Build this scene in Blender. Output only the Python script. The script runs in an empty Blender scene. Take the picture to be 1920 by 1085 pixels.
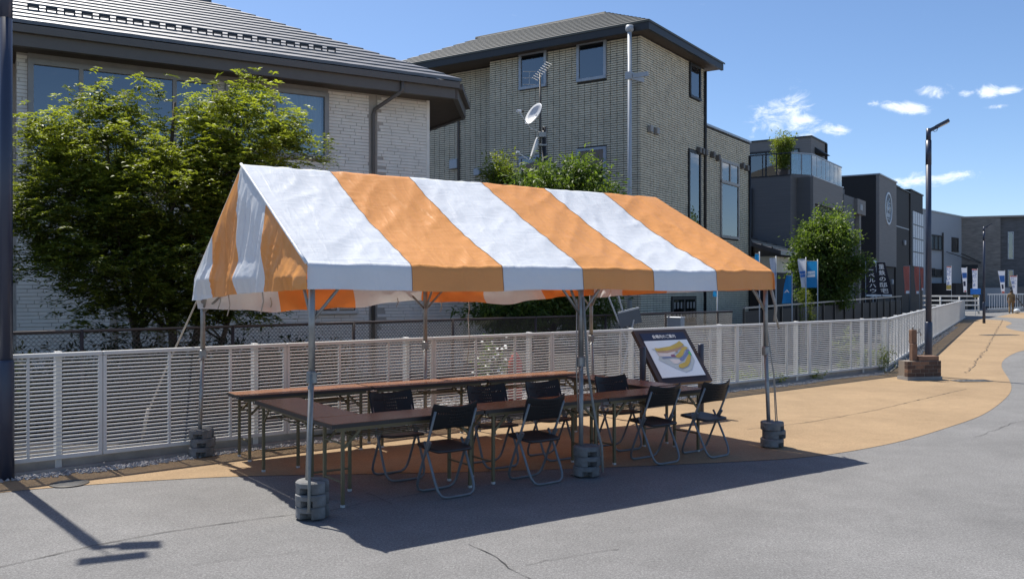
import bpy, math, random
import numpy as np
from mathutils import Vector, Matrix, noise

random.seed(7); rng = np.random.default_rng(7)
R = math.radians
S = bpy.context.scene
COL = S.collection

# ------------------------------------------------------------------ camera
F, CH, CX, CY = 1670.0, 1.75, 960.0, 543.0        # focal length in photo pixels, eye height
cam_d = bpy.data.cameras.new('camera'); cam = bpy.data.objects.new('camera', cam_d); COL.objects.link(cam)
cam_d.sensor_width = 36; cam_d.lens = 36 * F / 1920; cam_d.clip_end = 3000; cam_d.clip_start = 0.1
cam.location = (0, 0, CH); cam.rotation_euler = (R(90), 0, 0)
S.camera = cam

# ------------------------------------------------------------------ sky and sun
SUN_H = Vector((-0.649, 0.761)); SUN_EL = R(60)
w = bpy.data.worlds.new('World'); S.world = w; w.use_nodes = True
nt = w.node_tree; nt.nodes.clear(); L = nt.links.new
def nd(t, **k):
    n = nt.nodes.new(t)
    for a, b in k.items(): setattr(n, a, b)
    return n
sky = nd('ShaderNodeTexSky', sky_type='NISHITA', sun_disc=False, sun_elevation=SUN_EL,
         sun_rotation=math.atan2(SUN_H.x, SUN_H.y), altitude=60, air_density=0.72, dust_density=0.6, ozone_density=3.0)
tc = nd('ShaderNodeTexCoord')
nz = nd('ShaderNodeTexNoise'); nz.inputs['Scale'].default_value = 34; nz.inputs['Detail'].default_value = 10; nz.inputs['Roughness'].default_value = 0.68; nz.inputs['Distortion'].default_value = 0.5
mp = nd('ShaderNodeMapping'); mp.inputs['Scale'].default_value = (1, 1, 1.9)
L(tc.outputs['Generated'], mp.inputs['Vector']); L(mp.outputs['Vector'], nz.inputs['Vector'])
def cloud_blob(px, py, rx, rz, tilt=0.0):
    c = Vector(((px - CX) / F, 1, (CY - py) / F)).normalized()
    s = nd('ShaderNodeVectorMath', operation='SUBTRACT'); s.inputs[1].default_value = c
    L(tc.outputs['Generated'], s.inputs[0])
    m = nd('ShaderNodeMapping'); m.vector_type = 'POINT'
    m.inputs['Rotation'].default_value = (0, tilt, 0)
    L(s.outputs[0], m.inputs['Vector'])
    q = nd('ShaderNodeVectorMath', operation='MULTIPLY'); q.inputs[1].default_value = (F / rx, F / rx * 0.4, F / rz)
    L(m.outputs[0], q.inputs[0])
    l = nd('ShaderNodeVectorMath', operation='LENGTH'); L(q.outputs[0], l.inputs[0])
    r = nd('ShaderNodeMapRange', interpolation_type='SMOOTHSTEP')
    r.inputs['From Min'].default_value = 1.6; r.inputs['From Max'].default_value = 0.0
    L(l.outputs['Value'], r.inputs['Value'])
    return r.outputs[0]
acc = None
for b in [(1462, 212, 62, 36, 0.35), (1505, 232, 50, 22, -0.2), (1568, 247, 36, 14, -0.35), (1690, 202, 58, 13, -0.2), (1757, 172, 30, 15, 0),
          (1812, 176, 18, 8, 0), (1850, 172, 24, 13, 0), (1893, 169, 24, 9, 0), (1873, 200, 20, 6, 0), (1735, 338, 80, 15, 0.05), (695, 110, 16, 7, 0),
          (2300, 150, 120, 40, 0), (2600, 260, 160, 40, 0.1), (-500, 220, 140, 40, 0), (3200, 120, 180, 60, 0)]:
    o = cloud_blob(*b)
    if acc is None: acc = o
    else:
        mx = nd('ShaderNodeMath', operation='MAXIMUM'); L(acc, mx.inputs[0]); L(o, mx.inputs[1]); acc = mx.outputs[0]
ad = nd('ShaderNodeMath', operation='MULTIPLY_ADD'); L(acc, ad.inputs[0]); ad.inputs[1].default_value = 0.78; nr = nd('ShaderNodeMapRange'); nr.inputs['From Min'].default_value = 0.3; nr.inputs['From Max'].default_value = 0.7; nr.inputs['To Min'].default_value = -0.42; nr.inputs['To Max'].default_value = 0.42; L(nz.outputs['Fac'], nr.inputs[0]); L(nr.outputs[0], ad.inputs[2])
rr = nd('ShaderNodeMapRange', interpolation_type='SMOOTHSTEP'); rr.inputs['From Min'].default_value = 0.34; rr.inputs['From Max'].default_value = 0.98; rr.inputs['To Max'].default_value = 0.85
L(ad.outputs[0], rr.inputs['Value'])
hs = nd('ShaderNodeHueSaturation'); hs.inputs['Saturation'].default_value = 1.08; L(sky.outputs['Color'], hs.inputs['Color'])
mix = nd('ShaderNodeMixRGB'); L(rr.outputs[0], mix.inputs['Fac']); L(hs.outputs[0], mix.inputs['Color1'])
mix.inputs['Color2'].default_value = (7.6, 7.9, 8.4, 1)
bg = nd('ShaderNodeBackground'); bg.inputs['Strength'].default_value = 0.125
out = nd('ShaderNodeOutputWorld'); L(mix.outputs[0], bg.inputs['Color']); L(bg.outputs[0], out.inputs['Surface'])
sl = bpy.data.lights.new('sun', 'SUN'); sl.energy = 4.7; sl.angle = R(0.53); sl.color = (1.0, 0.955, 0.88)
so = bpy.data.objects.new('sun', sl); COL.objects.link(so)
sdir = Vector((SUN_H.x * math.cos(SUN_EL), SUN_H.y * math.cos(SUN_EL), math.sin(SUN_EL)))
so.rotation_euler = sdir.to_track_quat('Z', 'Y').to_euler(); so.location = (0, 0, 30)
S.view_settings.view_transform = 'Standard'; S.view_settings.look = 'None'
S.view_settings.exposure = 0.42; S.view_settings.gamma = 1.0; S.view_settings.use_curve_mapping = False
S.cycles.max_bounces = 8; S.cycles.transparent_max_bounces = 12

# ------------------------------------------------------------------ helpers
def G(px, py, z=0.0):
    """point at height z that the photo shows at pixel px, py"""
    d = (CH - z) * F / (py - CY)
    return Vector(((px - CX) / F * d, d, z))
def D(px, d, z=0.0): return Vector(((px - CX) / F * d, d, z))
def zat(py, d): return CH + (CY - py) * d / F

class MB:
    def __init__(s): s.v = []; s.f = []; s.mi = []
    def add(s, vs, fs, m=0):
        o = len(s.v); s.v.extend(vs); s.f.extend([tuple(i + o for i in f) for f in fs]); s.mi.extend([m] * len(fs)); return s
    def box(s, x0, x1, y0, y1, z0, z1, m=0):
        return s.add([(x0,y0,z0),(x1,y0,z0),(x1,y1,z0),(x0,y1,z0),(x0,y0,z1),(x1,y0,z1),(x1,y1,z1),(x0,y1,z1)],
              [(0,3,2,1),(4,5,6,7),(0,1,5,4),(1,2,6,5),(2,3,7,6),(3,0,4,7)], m)
    def bev(s, x0, x1, y0, y1, z0, z1, b=0.004):
        """box with chamfered edges round its vertical and horizontal outline"""
        def ring(z, i): return [(x0+i+b,y0+i,z),(x1-i-b,y0+i,z),(x1-i,y0+i+b,z),(x1-i,y1-i-b,z),(x1-i-b,y1-i,z),(x0+i+b,y1-i,z),(x0+i,y1-i-b,z),(x0+i,y0+i+b,z)]
        vs = ring(z0, b) + ring(z0 + b, 0) + ring(z1 - b, 0) + ring(z1, b)
        fs = [tuple(range(7, -1, -1)), tuple(range(24, 32))]
        for k in range(3):
            for i in range(8): j = (i + 1) % 8; fs.append((k*8+i, k*8+j, k*8+8+j, k*8+8+i))
        return s.add(vs, fs)
    def beam(s, a, b, wx, wz):
        """rectangular bar from a to b"""
        a = Vector(a); b = Vector(b); d = (b - a).normalized()
        up = Vector((0, 0, 1)) if abs(d.z) < 0.9 else Vector((0, 1, 0))
        x = d.cross(up).normalized() * wx / 2; y = x.normalized().cross(d) * wz / 2
        vs = [a-x-y, a+x-y, a+x+y, a-x+y, b-x-y, b+x-y, b+x+y, b-x+y]
        return s.add([tuple(p) for p in vs], [(0,1,2,3),(7,6,5,4),(0,4,5,1),(1,5,6,2),(2,6,7,3),(3,7,4,0)])
    def tube(s, pts, r, n=8, cap=True):
        pts = [Vector(p) for p in pts]; rs = r if isinstance(r, (list, tuple)) else [r] * len(pts)
        vs = []; fs = []; px = None
        for i, p in enumerate(pts):
            d = (pts[min(i+1, len(pts)-1)] - pts[max(i-1, 0)]).normalized()
            if px is None: px = d.cross(Vector((0,0,1)) if abs(d.z) < 0.95 else Vector((1,0,0))).normalized()
            else: px = (px - d * px.dot(d)).normalized()
            py = d.cross(px)
            for k in range(n):
                a = 2 * math.pi * k / n; vs.append(tuple(p + (px * math.cos(a) + py * math.sin(a)) * rs[i]))
        for i in range(len(pts) - 1):
            for k in range(n): j = (k + 1) % n; fs.append((i*n+k, i*n+j, i*n+n+j, i*n+n+k))
        if cap: fs.append(tuple(range(n-1, -1, -1))); fs.append(tuple(range((len(pts)-1)*n, len(pts)*n)))
        return s.add(vs, fs)
    def poly(s, outline, z0, z1):
        n = len(outline); vs = [(p[0], p[1], z0) for p in outline] + [(p[0], p[1], z1) for p in outline]
        return s.add(vs, [tuple(range(n-1, -1, -1)), tuple(range(n, 2*n))] + [(i, (i+1) % n, n+(i+1) % n, n+i) for i in range(n)])
    def grid(s, fn, nu, nv):
        vs = [tuple(fn(i / nu, j / nv)) for j in range(nv + 1) for i in range(nu + 1)]
        return s.add(vs, [(j*(nu+1)+i, j*(nu+1)+i+1, (j+1)*(nu+1)+i+1, (j+1)*(nu+1)+i) for j in range(nv) for i in range(nu)])
    def mesh(s, name, m, smooth=False):
        me = bpy.data.meshes.new(name); me.from_pydata(s.v, [], s.f)
        for x in (m if isinstance(m, (list, tuple)) else [m]): me.materials.append(x)
        if isinstance(m, (list, tuple)) and len(m) > 1: me.polygons.foreach_set('material_index', s.mi)
        if smooth: me.polygons.foreach_set('use_smooth', [True] * len(me.polygons))
        me.update(); return me
    def build(s, name, m, parent=None, smooth=False, loc=None):
        return link(name, s.mesh(name, m, smooth), parent, loc)
def link(name, me, parent=None, loc=None):
    o = bpy.data.objects.new(name, me); COL.objects.link(o)
    if parent is not None: o.parent = parent
    if loc is not None: o.location = loc
    return o
def smooth_by_angle(o, deg=35):
    me = o.data; me.polygons.foreach_set('use_smooth', [True] * len(me.polygons))
    try: me.set_sharp_from_angle(angle=R(deg))
    except Exception: pass
    return o
def tag(o, label, cat, group=None):
    o['label'] = label; o['category'] = cat
    if group: o['group'] = group
    return o
def thing(name, label, cat, loc=(0,0,0), rz=0.0, group=None):
    o = bpy.data.objects.new(name, None); COL.objects.link(o); o.empty_display_size = 0.2
    o.location = loc; o.rotation_euler = (0, 0, rz)
    return tag(o, label, cat, group)
def struct(o): o['kind'] = 'structure'; return o
def stuff(o): o['kind'] = 'stuff'; return o
def dup(root, loc, rz, label):
    def cp(o, par):
        c = o.copy(); COL.objects.link(c)
        if par is not None: c.parent = par
        for ch in o.children: cp(ch, c)
        return c
    r = cp(root, None); r.location = loc; r.rotation_euler = (0, 0, rz); r['label'] = label
    return r

# ------------------------------------------------------------------ materials
def mat(name, col, rough=0.6, metal=0.0, var=0.12, scale=6.0, bump=0.0, bscale=60.0, spec=0.5, var2=0.0, scale2=0.6, stretch=None, trans=0.0):
    m = bpy.data.materials.new(name); m.use_nodes = True; t = m.node_tree; b = t.nodes['Principled BSDF']
    b.inputs['Roughness'].default_value = rough; b.inputs['Metallic'].default_value = metal; b.inputs['Specular IOR Level'].default_value = spec
    tcn = t.nodes.new('ShaderNodeTexCoord'); vec = tcn.outputs['Object']
    if stretch:
        mpn = t.nodes.new('ShaderNodeMapping'); mpn.inputs['Scale'].default_value = stretch; t.links.new(vec, mpn.inputs[0]); vec = mpn.outputs[0]
    def noise_n(sc, det=5, ro=0.6):
        n = t.nodes.new('ShaderNodeTexNoise'); n.inputs['Scale'].default_value = sc; n.inputs['Detail'].default_value = det; n.inputs['Roughness'].default_value = ro
        t.links.new(vec, n.inputs['Vector']); return n.outputs['Fac']
    def shade(src, v):
        r = t.nodes.new('ShaderNodeMapRange'); r.inputs['From Min'].default_value = 0.25; r.inputs['From Max'].default_value = 0.75
        r.inputs['To Min'].default_value = 1 - v; r.inputs['To Max'].default_value = 1 + v; t.links.new(src, r.inputs[0]); return r.outputs[0]
    fac = shade(noise_n(scale), var)
    if var2:
        mm = t.nodes.new('ShaderNodeMath'); mm.operation = 'MULTIPLY'; t.links.new(fac, mm.inputs[0]); t.links.new(shade(noise_n(scale2, 4), var2), mm.inputs[1]); fac = mm.outputs[0]
    vm = t.nodes.new('ShaderNodeVectorMath'); vm.operation = 'SCALE'; vm.inputs[0].default_value = col[:3]; t.links.new(fac, vm.inputs['Scale'])
    t.links.new(vm.outputs[0], b.inputs['Base Color'])
    if bump:
        bn = t.nodes.new('ShaderNodeBump'); bn.inputs['Strength'].default_value = bump; bn.inputs['Distance'].default_value = 0.01
        t.links.new(noise_n(bscale, 6, 0.65), bn.inputs['Height']); t.links.new(bn.outputs[0], b.inputs['Normal'])
    m['base'] = list(col[:3])
    return m
def add_translucent(m, col, fac):
    t = m.node_tree; b = t.nodes['Principled BSDF']; o = t.nodes['Material Output']
    tr = t.nodes.new('ShaderNodeBsdfTranslucent'); tr.inputs['Color'].default_value = (*col, 1)
    mx = t.nodes.new('ShaderNodeMixShader'); mx.inputs[0].default_value = fac
    t.links.new(b.outputs[0], mx.inputs[1]); t.links.new(tr.outputs[0], mx.inputs[2]); t.links.new(mx.outputs[0], o.inputs['Surface']); return m
def glass_mat(name, tint=(0.55, 0.65, 0.72), refl=0.19):
    m = bpy.data.materials.new(name); m.use_nodes = True; t = m.node_tree; t.nodes.clear()
    tr = t.nodes.new('ShaderNodeBsdfTransparent'); tr.inputs[0].default_value = (*tint, 1)
    gl = t.nodes.new('ShaderNodeBsdfGlossy'); gl.inputs['Roughness'].default_value = 0.02
    fr = t.nodes.new('ShaderNodeFresnel'); fr.inputs[0].default_value = 1.5
    ad_ = t.nodes.new('ShaderNodeMath'); ad_.operation = 'ADD'; ad_.inputs[1].default_value = refl; t.links.new(fr.outputs[0], ad_.inputs[0])
    mx = t.nodes.new('ShaderNodeMixShader'); o = t.nodes.new('ShaderNodeOutputMaterial')
    t.links.new(ad_.outputs[0], mx.inputs[0]); t.links.new(tr.outputs[0], mx.inputs[1]); t.links.new(gl.outputs[0], mx.inputs[2]); t.links.new(mx.outputs[0], o.inputs['Surface'])
    return m
def pavement_mat(name, col, speck, light):
    """worn bituminous surface: fine aggregate, dust blotches, faint tyre streaks"""
    m = bpy.data.materials.new(name); m.use_nodes = True; t = m.node_tree; b = t.nodes['Principled BSDF']
    b.inputs['Roughness'].default_value = 0.92; b.inputs['Specular IOR Level'].default_value = 0.2
    tcn = t.nodes.new('ShaderNodeTexCoord')
    def nz_(sc, det, ro=0.6, dist=0.0):
        n = t.nodes.new('ShaderNodeTexNoise'); n.inputs['Scale'].default_value = sc; n.inputs['Detail'].default_value = det; n.inputs['Roughness'].default_value = ro; n.inputs['Distortion'].default_value = dist
        t.links.new(tcn.outputs['Object'], n.inputs['Vector']); return n.outputs['Fac']
    def mr(src, a, c, lo, hi):
        r = t.nodes.new('ShaderNodeMapRange'); r.inputs['From Min'].default_value = a; r.inputs['From Max'].default_value = c; r.inputs['To Min'].default_value = lo; r.inputs['To Max'].default_value = hi
        t.links.new(src, r.inputs[0]); return r.outputs[0]
    def mul(a, c):
        k = t.nodes.new('ShaderNodeMath'); k.operation = 'MULTIPLY'; t.links.new(a, k.inputs[0]); t.links.new(c, k.inputs[1]); return k.outputs[0]
    f = mul(mr(nz_(85, 3, 0.8), 0.3, 0.7, 1 - speck, 1 + speck), mr(nz_(0.55, 5, 0.6, 0.4), 0.3, 0.7, 0.86, 1.12))
    f = mul(f, mr(nz_(3.5, 6, 0.7), 0.3, 0.7, 0.91, 1.07)); f = mul(f, mr(nz_(0.9, 7, 0.72, 1.2), 0.60, 0.78, 1.0, 0.80)); f = mul(f, mr(nz_(40, 3, 0.8), 0.3, 0.7, 1 - speck * .55, 1 + speck * .5))
    vo = t.nodes.new('ShaderNodeTexVoronoi'); vo.inputs['Scale'].default_value = 62; t.links.new(tcn.outputs['Object'], vo.inputs['Vector'])
    f2 = mr(vo.outputs['Distance'], 0.0, 0.35, light, 1.0); f = mul(f, f2)
    vm = t.nodes.new('ShaderNodeVectorMath'); vm.operation = 'SCALE'; vm.inputs[0].default_value = col; t.links.new(f, vm.inputs['Scale']); t.links.new(vm.outputs[0], b.inputs['Base Color'])
    bn = t.nodes.new('ShaderNodeBump'); bn.inputs['Strength'].default_value = 0.35; bn.inputs['Distance'].default_value = 0.006
    t.links.new(nz_(110, 4, 0.7), bn.inputs['Height']); t.links.new(bn.outputs[0], b.inputs['Normal'])
    return m
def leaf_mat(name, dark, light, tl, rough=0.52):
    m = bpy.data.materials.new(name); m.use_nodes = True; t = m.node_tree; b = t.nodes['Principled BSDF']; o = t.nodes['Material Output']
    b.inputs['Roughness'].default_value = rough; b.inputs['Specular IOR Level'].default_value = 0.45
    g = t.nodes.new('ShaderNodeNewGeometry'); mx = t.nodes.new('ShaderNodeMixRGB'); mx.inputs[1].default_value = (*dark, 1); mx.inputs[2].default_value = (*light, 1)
    at = t.nodes.new('ShaderNodeAttribute'); at.attribute_name = 'sunlit_tone'
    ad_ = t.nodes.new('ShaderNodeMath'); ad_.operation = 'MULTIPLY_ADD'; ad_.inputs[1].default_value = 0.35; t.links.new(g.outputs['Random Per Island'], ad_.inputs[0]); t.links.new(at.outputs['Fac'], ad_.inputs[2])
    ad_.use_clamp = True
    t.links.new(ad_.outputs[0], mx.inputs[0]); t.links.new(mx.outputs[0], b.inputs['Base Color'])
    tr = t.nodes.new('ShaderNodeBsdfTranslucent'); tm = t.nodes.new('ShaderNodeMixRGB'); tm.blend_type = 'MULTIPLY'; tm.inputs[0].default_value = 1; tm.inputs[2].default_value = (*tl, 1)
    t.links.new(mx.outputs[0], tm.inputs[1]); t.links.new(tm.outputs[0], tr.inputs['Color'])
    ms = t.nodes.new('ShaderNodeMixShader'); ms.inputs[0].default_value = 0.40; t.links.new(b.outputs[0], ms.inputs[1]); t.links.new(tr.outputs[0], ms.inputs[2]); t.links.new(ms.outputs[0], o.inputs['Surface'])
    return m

M = {}
M['asphalt'] = pavement_mat('asphalt', (0.196, 0.192, 0.186), 0.42, 1.4)
M['tan'] = pavement_mat('tan_coating', (0.335, 0.235, 0.138), 0.24, 1.15)
M['yard'] = mat('yard_soil', (0.032, 0.028, 0.024), 0.95, var=0.3, scale=3, bump=0.8, bscale=30, var2=0.25)
M['crack'] = mat('crack', (0.05, 0.047, 0.045), 0.95)
M['concrete'] = mat('concrete', (0.27, 0.26, 0.25), 0.9, var=0.18, scale=5, bump=0.3, bscale=80, var2=0.2, scale2=1.2)
M['gravel'] = mat('gravel', (0.36, 0.35, 0.34), 0.9, var=0.45, scale=14)
def fabric_mat(name, col, tcol, tf):
    m = mat(name, col, 0.40, var=0.035, scale=2.5, spec=0.4, var2=0.05, scale2=1)
    t = m.node_tree; b = t.nodes['Principled BSDF']; tcn = t.nodes.new('ShaderNodeTexCoord')
    def crease(scale, rot, sc, dist):
        mpn = t.nodes.new('ShaderNodeMapping'); mpn.inputs['Scale'].default_value = scale; mpn.inputs['Rotation'].default_value = rot; t.links.new(tcn.outputs['Object'], mpn.inputs[0])
        n = t.nodes.new('ShaderNodeTexNoise'); n.inputs['Scale'].default_value = sc; n.inputs['Detail'].default_value = 3; n.inputs['Distortion'].default_value = dist; t.links.new(mpn.outputs[0], n.inputs['Vector'])
        a1 = t.nodes.new('ShaderNodeMath'); a1.operation = 'SUBTRACT'; a1.inputs[1].default_value = .5; t.links.new(n.outputs['Fac'], a1.inputs[0])
        a2 = t.nodes.new('ShaderNodeMath'); a2.operation = 'ABSOLUTE'; t.links.new(a1.outputs[0], a2.inputs[0])
        a3 = t.nodes.new('ShaderNodeMapRange'); a3.inputs['From Max'].default_value = .12; a3.inputs['To Min'].default_value = 1; a3.inputs['To Max'].default_value = 0; t.links.new(a2.outputs[0], a3.inputs[0]); return a3.outputs[0]
    nm = None
    for (sc_, ro, k, di, st) in (((3.2, .8, .8), (0, 0, .5), 2.0, .5, .20), ((1.0, 3.0, 3.0), (.3, 0, -.3), 2.0, .8, .12), ((1, 1, 1), (0, 0, 0), 7.0, .6, .05)):
        bn = t.nodes.new('ShaderNodeBump'); bn.inputs['Strength'].default_value = st; bn.inputs['Distance'].default_value = .012
        t.links.new(crease(sc_, ro, k, di), bn.inputs['Height'])
        if nm is not None: t.links.new(nm, bn.inputs['Normal'])
        nm = bn.outputs[0]
    t.links.new(nm, b.inputs['Normal'])
    return add_translucent(m, tcol, tf)
M['white_fab'] = fabric_mat('white_canvas', (0.80, 0.825, 0.85), (0.62, 0.60, 0.56), 0.17)
M['orange_fab'] = fabric_mat('orange_canvas', (0.86, 0.39, 0.115), (0.85, 0.17, 0.02), 0.20)
M['galv'] = mat('galvanised_steel', (0.30, 0.30, 0.29), 0.45, 0.55, var=0.25, scale=12, bump=0.05)
M['seam'] = mat('seam_thread', (0.30, 0.20, 0.15), 0.8)
M['rope'] = mat('rope', (0.42, 0.37, 0.31), 0.9, var=0.2, scale=40)
M['strap'] = mat('strap', (0.24, 0.24, 0.22), 0.85, var=0.15, scale=30)
M['iron'] = mat('cast_iron', (0.175, 0.175, 0.172), 0.75, 0.0, var=0.3, scale=14, bump=0.5, bscale=50, var2=0.25, scale2=4)
M['laminate'] = mat('brown_laminate', (0.29, 0.140, 0.075), 0.24, var=0.06, scale=3, stretch=(1, 9, 1), spec=0.5, var2=0.06)
M['edge'] = mat('table_edge', (0.035, 0.03, 0.028), 0.5)
M['olive'] = mat('olive_steel', (0.155, 0.13, 0.072), 0.45, 0.2, var=0.12, scale=10)
M['cap'] = mat('white_cap', (0.55, 0.55, 0.52), 0.6)
M['black_plastic'] = mat('black_plastic', (0.016, 0.016, 0.017), 0.5, spec=0.3, var=0.15, scale=9, bump=0.08, bscale=120)
M['seat'] = mat('dark_seat', (0.035, 0.030, 0.030), 0.45, var=0.15, scale=9)
M['chrome'] = mat('grey_tube', (0.19, 0.20, 0.21), 0.42, 0.3, var=0.15, scale=10)
M['fence_white'] = mat('fence_paint', (0.66, 0.65, 0.62), 0.5, var=0.06, scale=4, var2=0.06)
M['brown_steel'] = mat('brown_steel', (0.05, 0.032, 0.026), 0.55)
M['wire'] = mat('brown_wire', (0.085, 0.07, 0.06), 0.5, 0.2)
M['navy'] = mat('navy_paint', (0.036, 0.046, 0.078), 0.38, var=0.12, scale=3)
M['lens'] = mat('lamp_lens', (0.55, 0.52, 0.47), 0.4)
M['brick_w'] = mat('white_siding', (0.86, 0.79, 0.71), 0.85, var=0.10, scale=3, bump=0.3, bscale=40, var2=0.06)
M['joint_w'] = mat('siding_joint', (0.46, 0.41, 0.36), 0.9)
M['brick_g'] = mat('grey_siding', (0.70, 0.625, 0.475), 0.85, var=0.16, scale=2.5, bump=0.2, bscale=30)
M['joint_g'] = mat('grey_joint', (0.055, 0.052, 0.047), 0.9)
M['fascia'] = mat('brown_fascia', (0.125, 0.108, 0.096), 0.55, var=0.06)
M['soffit'] = mat('soffit', (0.10, 0.078, 0.062), 0.8)
M['tile1'] = mat('dark_tile', (0.028, 0.026, 0.030), 0.5, var=0.2, scale=5, bump=0.05, bscale=24, spec=1.0)
for _k, _v in (('Coat Weight', 0.6), ('Coat Roughness', 0.48), ('Coat IOR', 1.9)): M['tile1'].node_tree.nodes['Principled BSDF'].inputs[_k].default_value = _v
M['tile2'] = mat('grey_tile', (0.085, 0.080, 0.060), 0.5, var=0.15, scale=5, spec=0.5)
M['black_trim'] = mat('black_trim', (0.022, 0.022, 0.024), 0.5)
M['frame_grey'] = mat('window_frame', (0.30, 0.275, 0.255), 0.45, 0.1)
M['frame_alu'] = mat('window_frame_blue_grey', (0.36, 0.385, 0.42), 0.4, 0.2)
M['frame_white'] = mat('window_frame_white', (0.62, 0.57, 0.52), 0.5)
M['glass'] = glass_mat('window_glass')
M['room'] = mat('dark_room', (0.022, 0.026, 0.03), 0.7)
M['curtain'] = mat('curtain', (0.55, 0.57, 0.56), 0.9, var=0.2, scale=14, stretch=(1, 1, 0.02))
M['pipe_white'] = mat('white_pipe', (0.40, 0.42, 0.44), 0.5)
M['dish'] = mat('dish_white', (0.62, 0.63, 0.64), 0.4)
M['metal_dark'] = mat('dark_metal', (0.06, 0.055, 0.05), 0.5, 0.3)
M['charcoal'] = mat('charcoal_siding', (0.108, 0.109, 0.113), 0.7, var=0.10, scale=3, stretch=(0.3, 0.3, 6), bump=0.3, bscale=5)
M['charcoal_lt'] = mat('grey_brown_siding', (0.19, 0.18, 0.172), 0.75, var=0.12, scale=3, stretch=(0.3, 0.3, 8), bump=0.3, bscale=6)
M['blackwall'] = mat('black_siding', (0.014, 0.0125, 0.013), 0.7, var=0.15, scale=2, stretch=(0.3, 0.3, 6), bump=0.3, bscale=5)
M['paleblue'] = mat('pale_grey_panel', (0.33, 0.35, 0.375), 0.7, var=0.05, scale=0.5)
M['stone'] = mat('stone_cladding', (0.21, 0.19, 0.17), 0.85, var=0.35, scale=1.6, stretch=(1, 1, 5), bump=0.6, bscale=3, var2=0.2)
M['railglass'] = glass_mat('railing_glass', (0.62, 0.72, 0.76), 0.16)
M['bark'] = mat('bark', (0.085, 0.065, 0.05), 0.9, var=0.3, scale=10, bump=0.6, bscale=30)
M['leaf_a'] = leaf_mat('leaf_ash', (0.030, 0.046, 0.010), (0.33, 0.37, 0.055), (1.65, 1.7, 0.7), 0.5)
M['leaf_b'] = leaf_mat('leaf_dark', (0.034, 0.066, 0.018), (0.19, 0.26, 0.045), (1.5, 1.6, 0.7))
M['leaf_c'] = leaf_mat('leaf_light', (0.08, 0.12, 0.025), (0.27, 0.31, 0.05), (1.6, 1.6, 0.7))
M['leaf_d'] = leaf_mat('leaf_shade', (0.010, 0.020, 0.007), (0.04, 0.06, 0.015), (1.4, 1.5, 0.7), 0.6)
M['board_wood'] = mat('dark_board_frame', (0.045, 0.028, 0.022), 0.45)
M['map_white'] = mat('map_sheet', (0.62, 0.68, 0.76), 0.5, var=0.02)
M['map_navy'] = mat('map_navy', (0.015, 0.022, 0.055), 0.5)
M['print_white'] = mat('print_white', (0.78, 0.78, 0.78), 0.6)
M['map_yellow'] = mat('map_yellow', (0.50, 0.36, 0.08), 0.5)
M['map_tan'] = mat('map_tan', (0.42, 0.27, 0.19), 0.5)
M['map_plum'] = mat('map_plum', (0.22, 0.10, 0.17), 0.5)
M['map_green'] = mat('map_green', (0.10, 0.42, 0.12), 0.5)
M['map_grey'] = mat('map_grey', (0.42, 0.47, 0.50), 0.5)
M['map_blue'] = mat('map_blue', (0.16, 0.19, 0.36), 0.5)
M['map_pink'] = mat('map_pink', (0.62, 0.56, 0.55), 0.5)
M['brick_red'] = mat('red_brown_brick', (0.20, 0.115, 0.075), 0.85, var=0.3, scale=6, bump=0.4, bscale=60)
M['brick_dk'] = mat('dark_brown_brick', (0.085, 0.052, 0.04), 0.85, var=0.3, scale=6, bump=0.4, bscale=60)
M['mortar'] = mat('mortar', (0.26, 0.22, 0.18), 0.9)
M['flag_white'] = add_translucent(mat('flag_white', (0.60, 0.64, 0.72), 0.8, var=0.05), (0.6, 0.62, 0.68), 0.35)
M['flag_blue'] = add_translucent(mat('flag_blue', (0.02, 0.22, 0.50), 0.8, var=0.05), (0.02, 0.28, 0.6), 0.35)
M['flag_blue_dk'] = mat('flag_print_blue', (0.05, 0.16, 0.45), 0.8)
M['flag_sky'] = mat('flag_print_sky', (0.08, 0.36, 0.62), 0.8)
M['flag_black'] = mat('flag_black', (0.012, 0.012, 0.022), 0.8)
M['flag_red'] = add_translucent(mat('flag_red', (0.62, 0.20, 0.16), 0.8, var=0.2, scale=8), (0.75, 0.22, 0.16), 0.45)
M['khaki'] = mat('khaki_cloth', (0.24, 0.165, 0.085), 0.9, var=0.15, scale=9)
M['skin'] = mat('skin', (0.42, 0.25, 0.17), 0.6)
M['hair'] = mat('hair', (0.012, 0.010, 0.009), 0.6)
M['blue_bright'] = mat('bright_blue', (0.03, 0.24, 0.75), 0.6)
M['ochre'] = mat('ochre', (0.33, 0.25, 0.06), 0.7)
M['emblem'] = mat('emblem_grey_blue', (0.62, 0.68, 0.72), 0.6)
M['emblem_bg'] = mat('emblem_ground', (0.10, 0.125, 0.15), 0.6)
M['pot'] = mat('pot', (0.08, 0.06, 0.05), 0.7)

def text_obj(name, s, size, m, parent, mtx=None, fn=None, depth=0.0):
    """flat print: glyph outlines as a mesh, optionally bent by fn(x, y) -> point"""
    c = bpy.data.curves.new('glyphs', 'FONT'); c.body = s; c.size = size; c.align_x = 'CENTER'; c.align_y = 'CENTER'; c.resolution_u = 2; c.offset = size * 0.012
    o = bpy.data.objects.new('glyphs', c); COL.objects.link(o)
    dg = bpy.context.evaluated_depsgraph_get(); me = bpy.data.meshes.new_from_object(o.evaluated_get(dg))
    bpy.data.objects.remove(o); bpy.data.curves.remove(c)
    me.materials.clear(); me.materials.append(m); me.name = name
    if fn:
        for v in me.vertices: v.co = fn(v.co.x, v.co.y)
    if mtx is not None: me.transform(mtx)
    return link(name, me, parent)
def frame_mtx(o, x, y):
    x = Vector(x).normalized(); y = Vector(y).normalized(); z = x.cross(y)
    return Matrix(((x.x, y.x, z.x, o[0]), (x.y, y.y, z.y, o[1]), (x.z, y.z, z.z, o[2]), (0, 0, 0, 1)))

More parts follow.
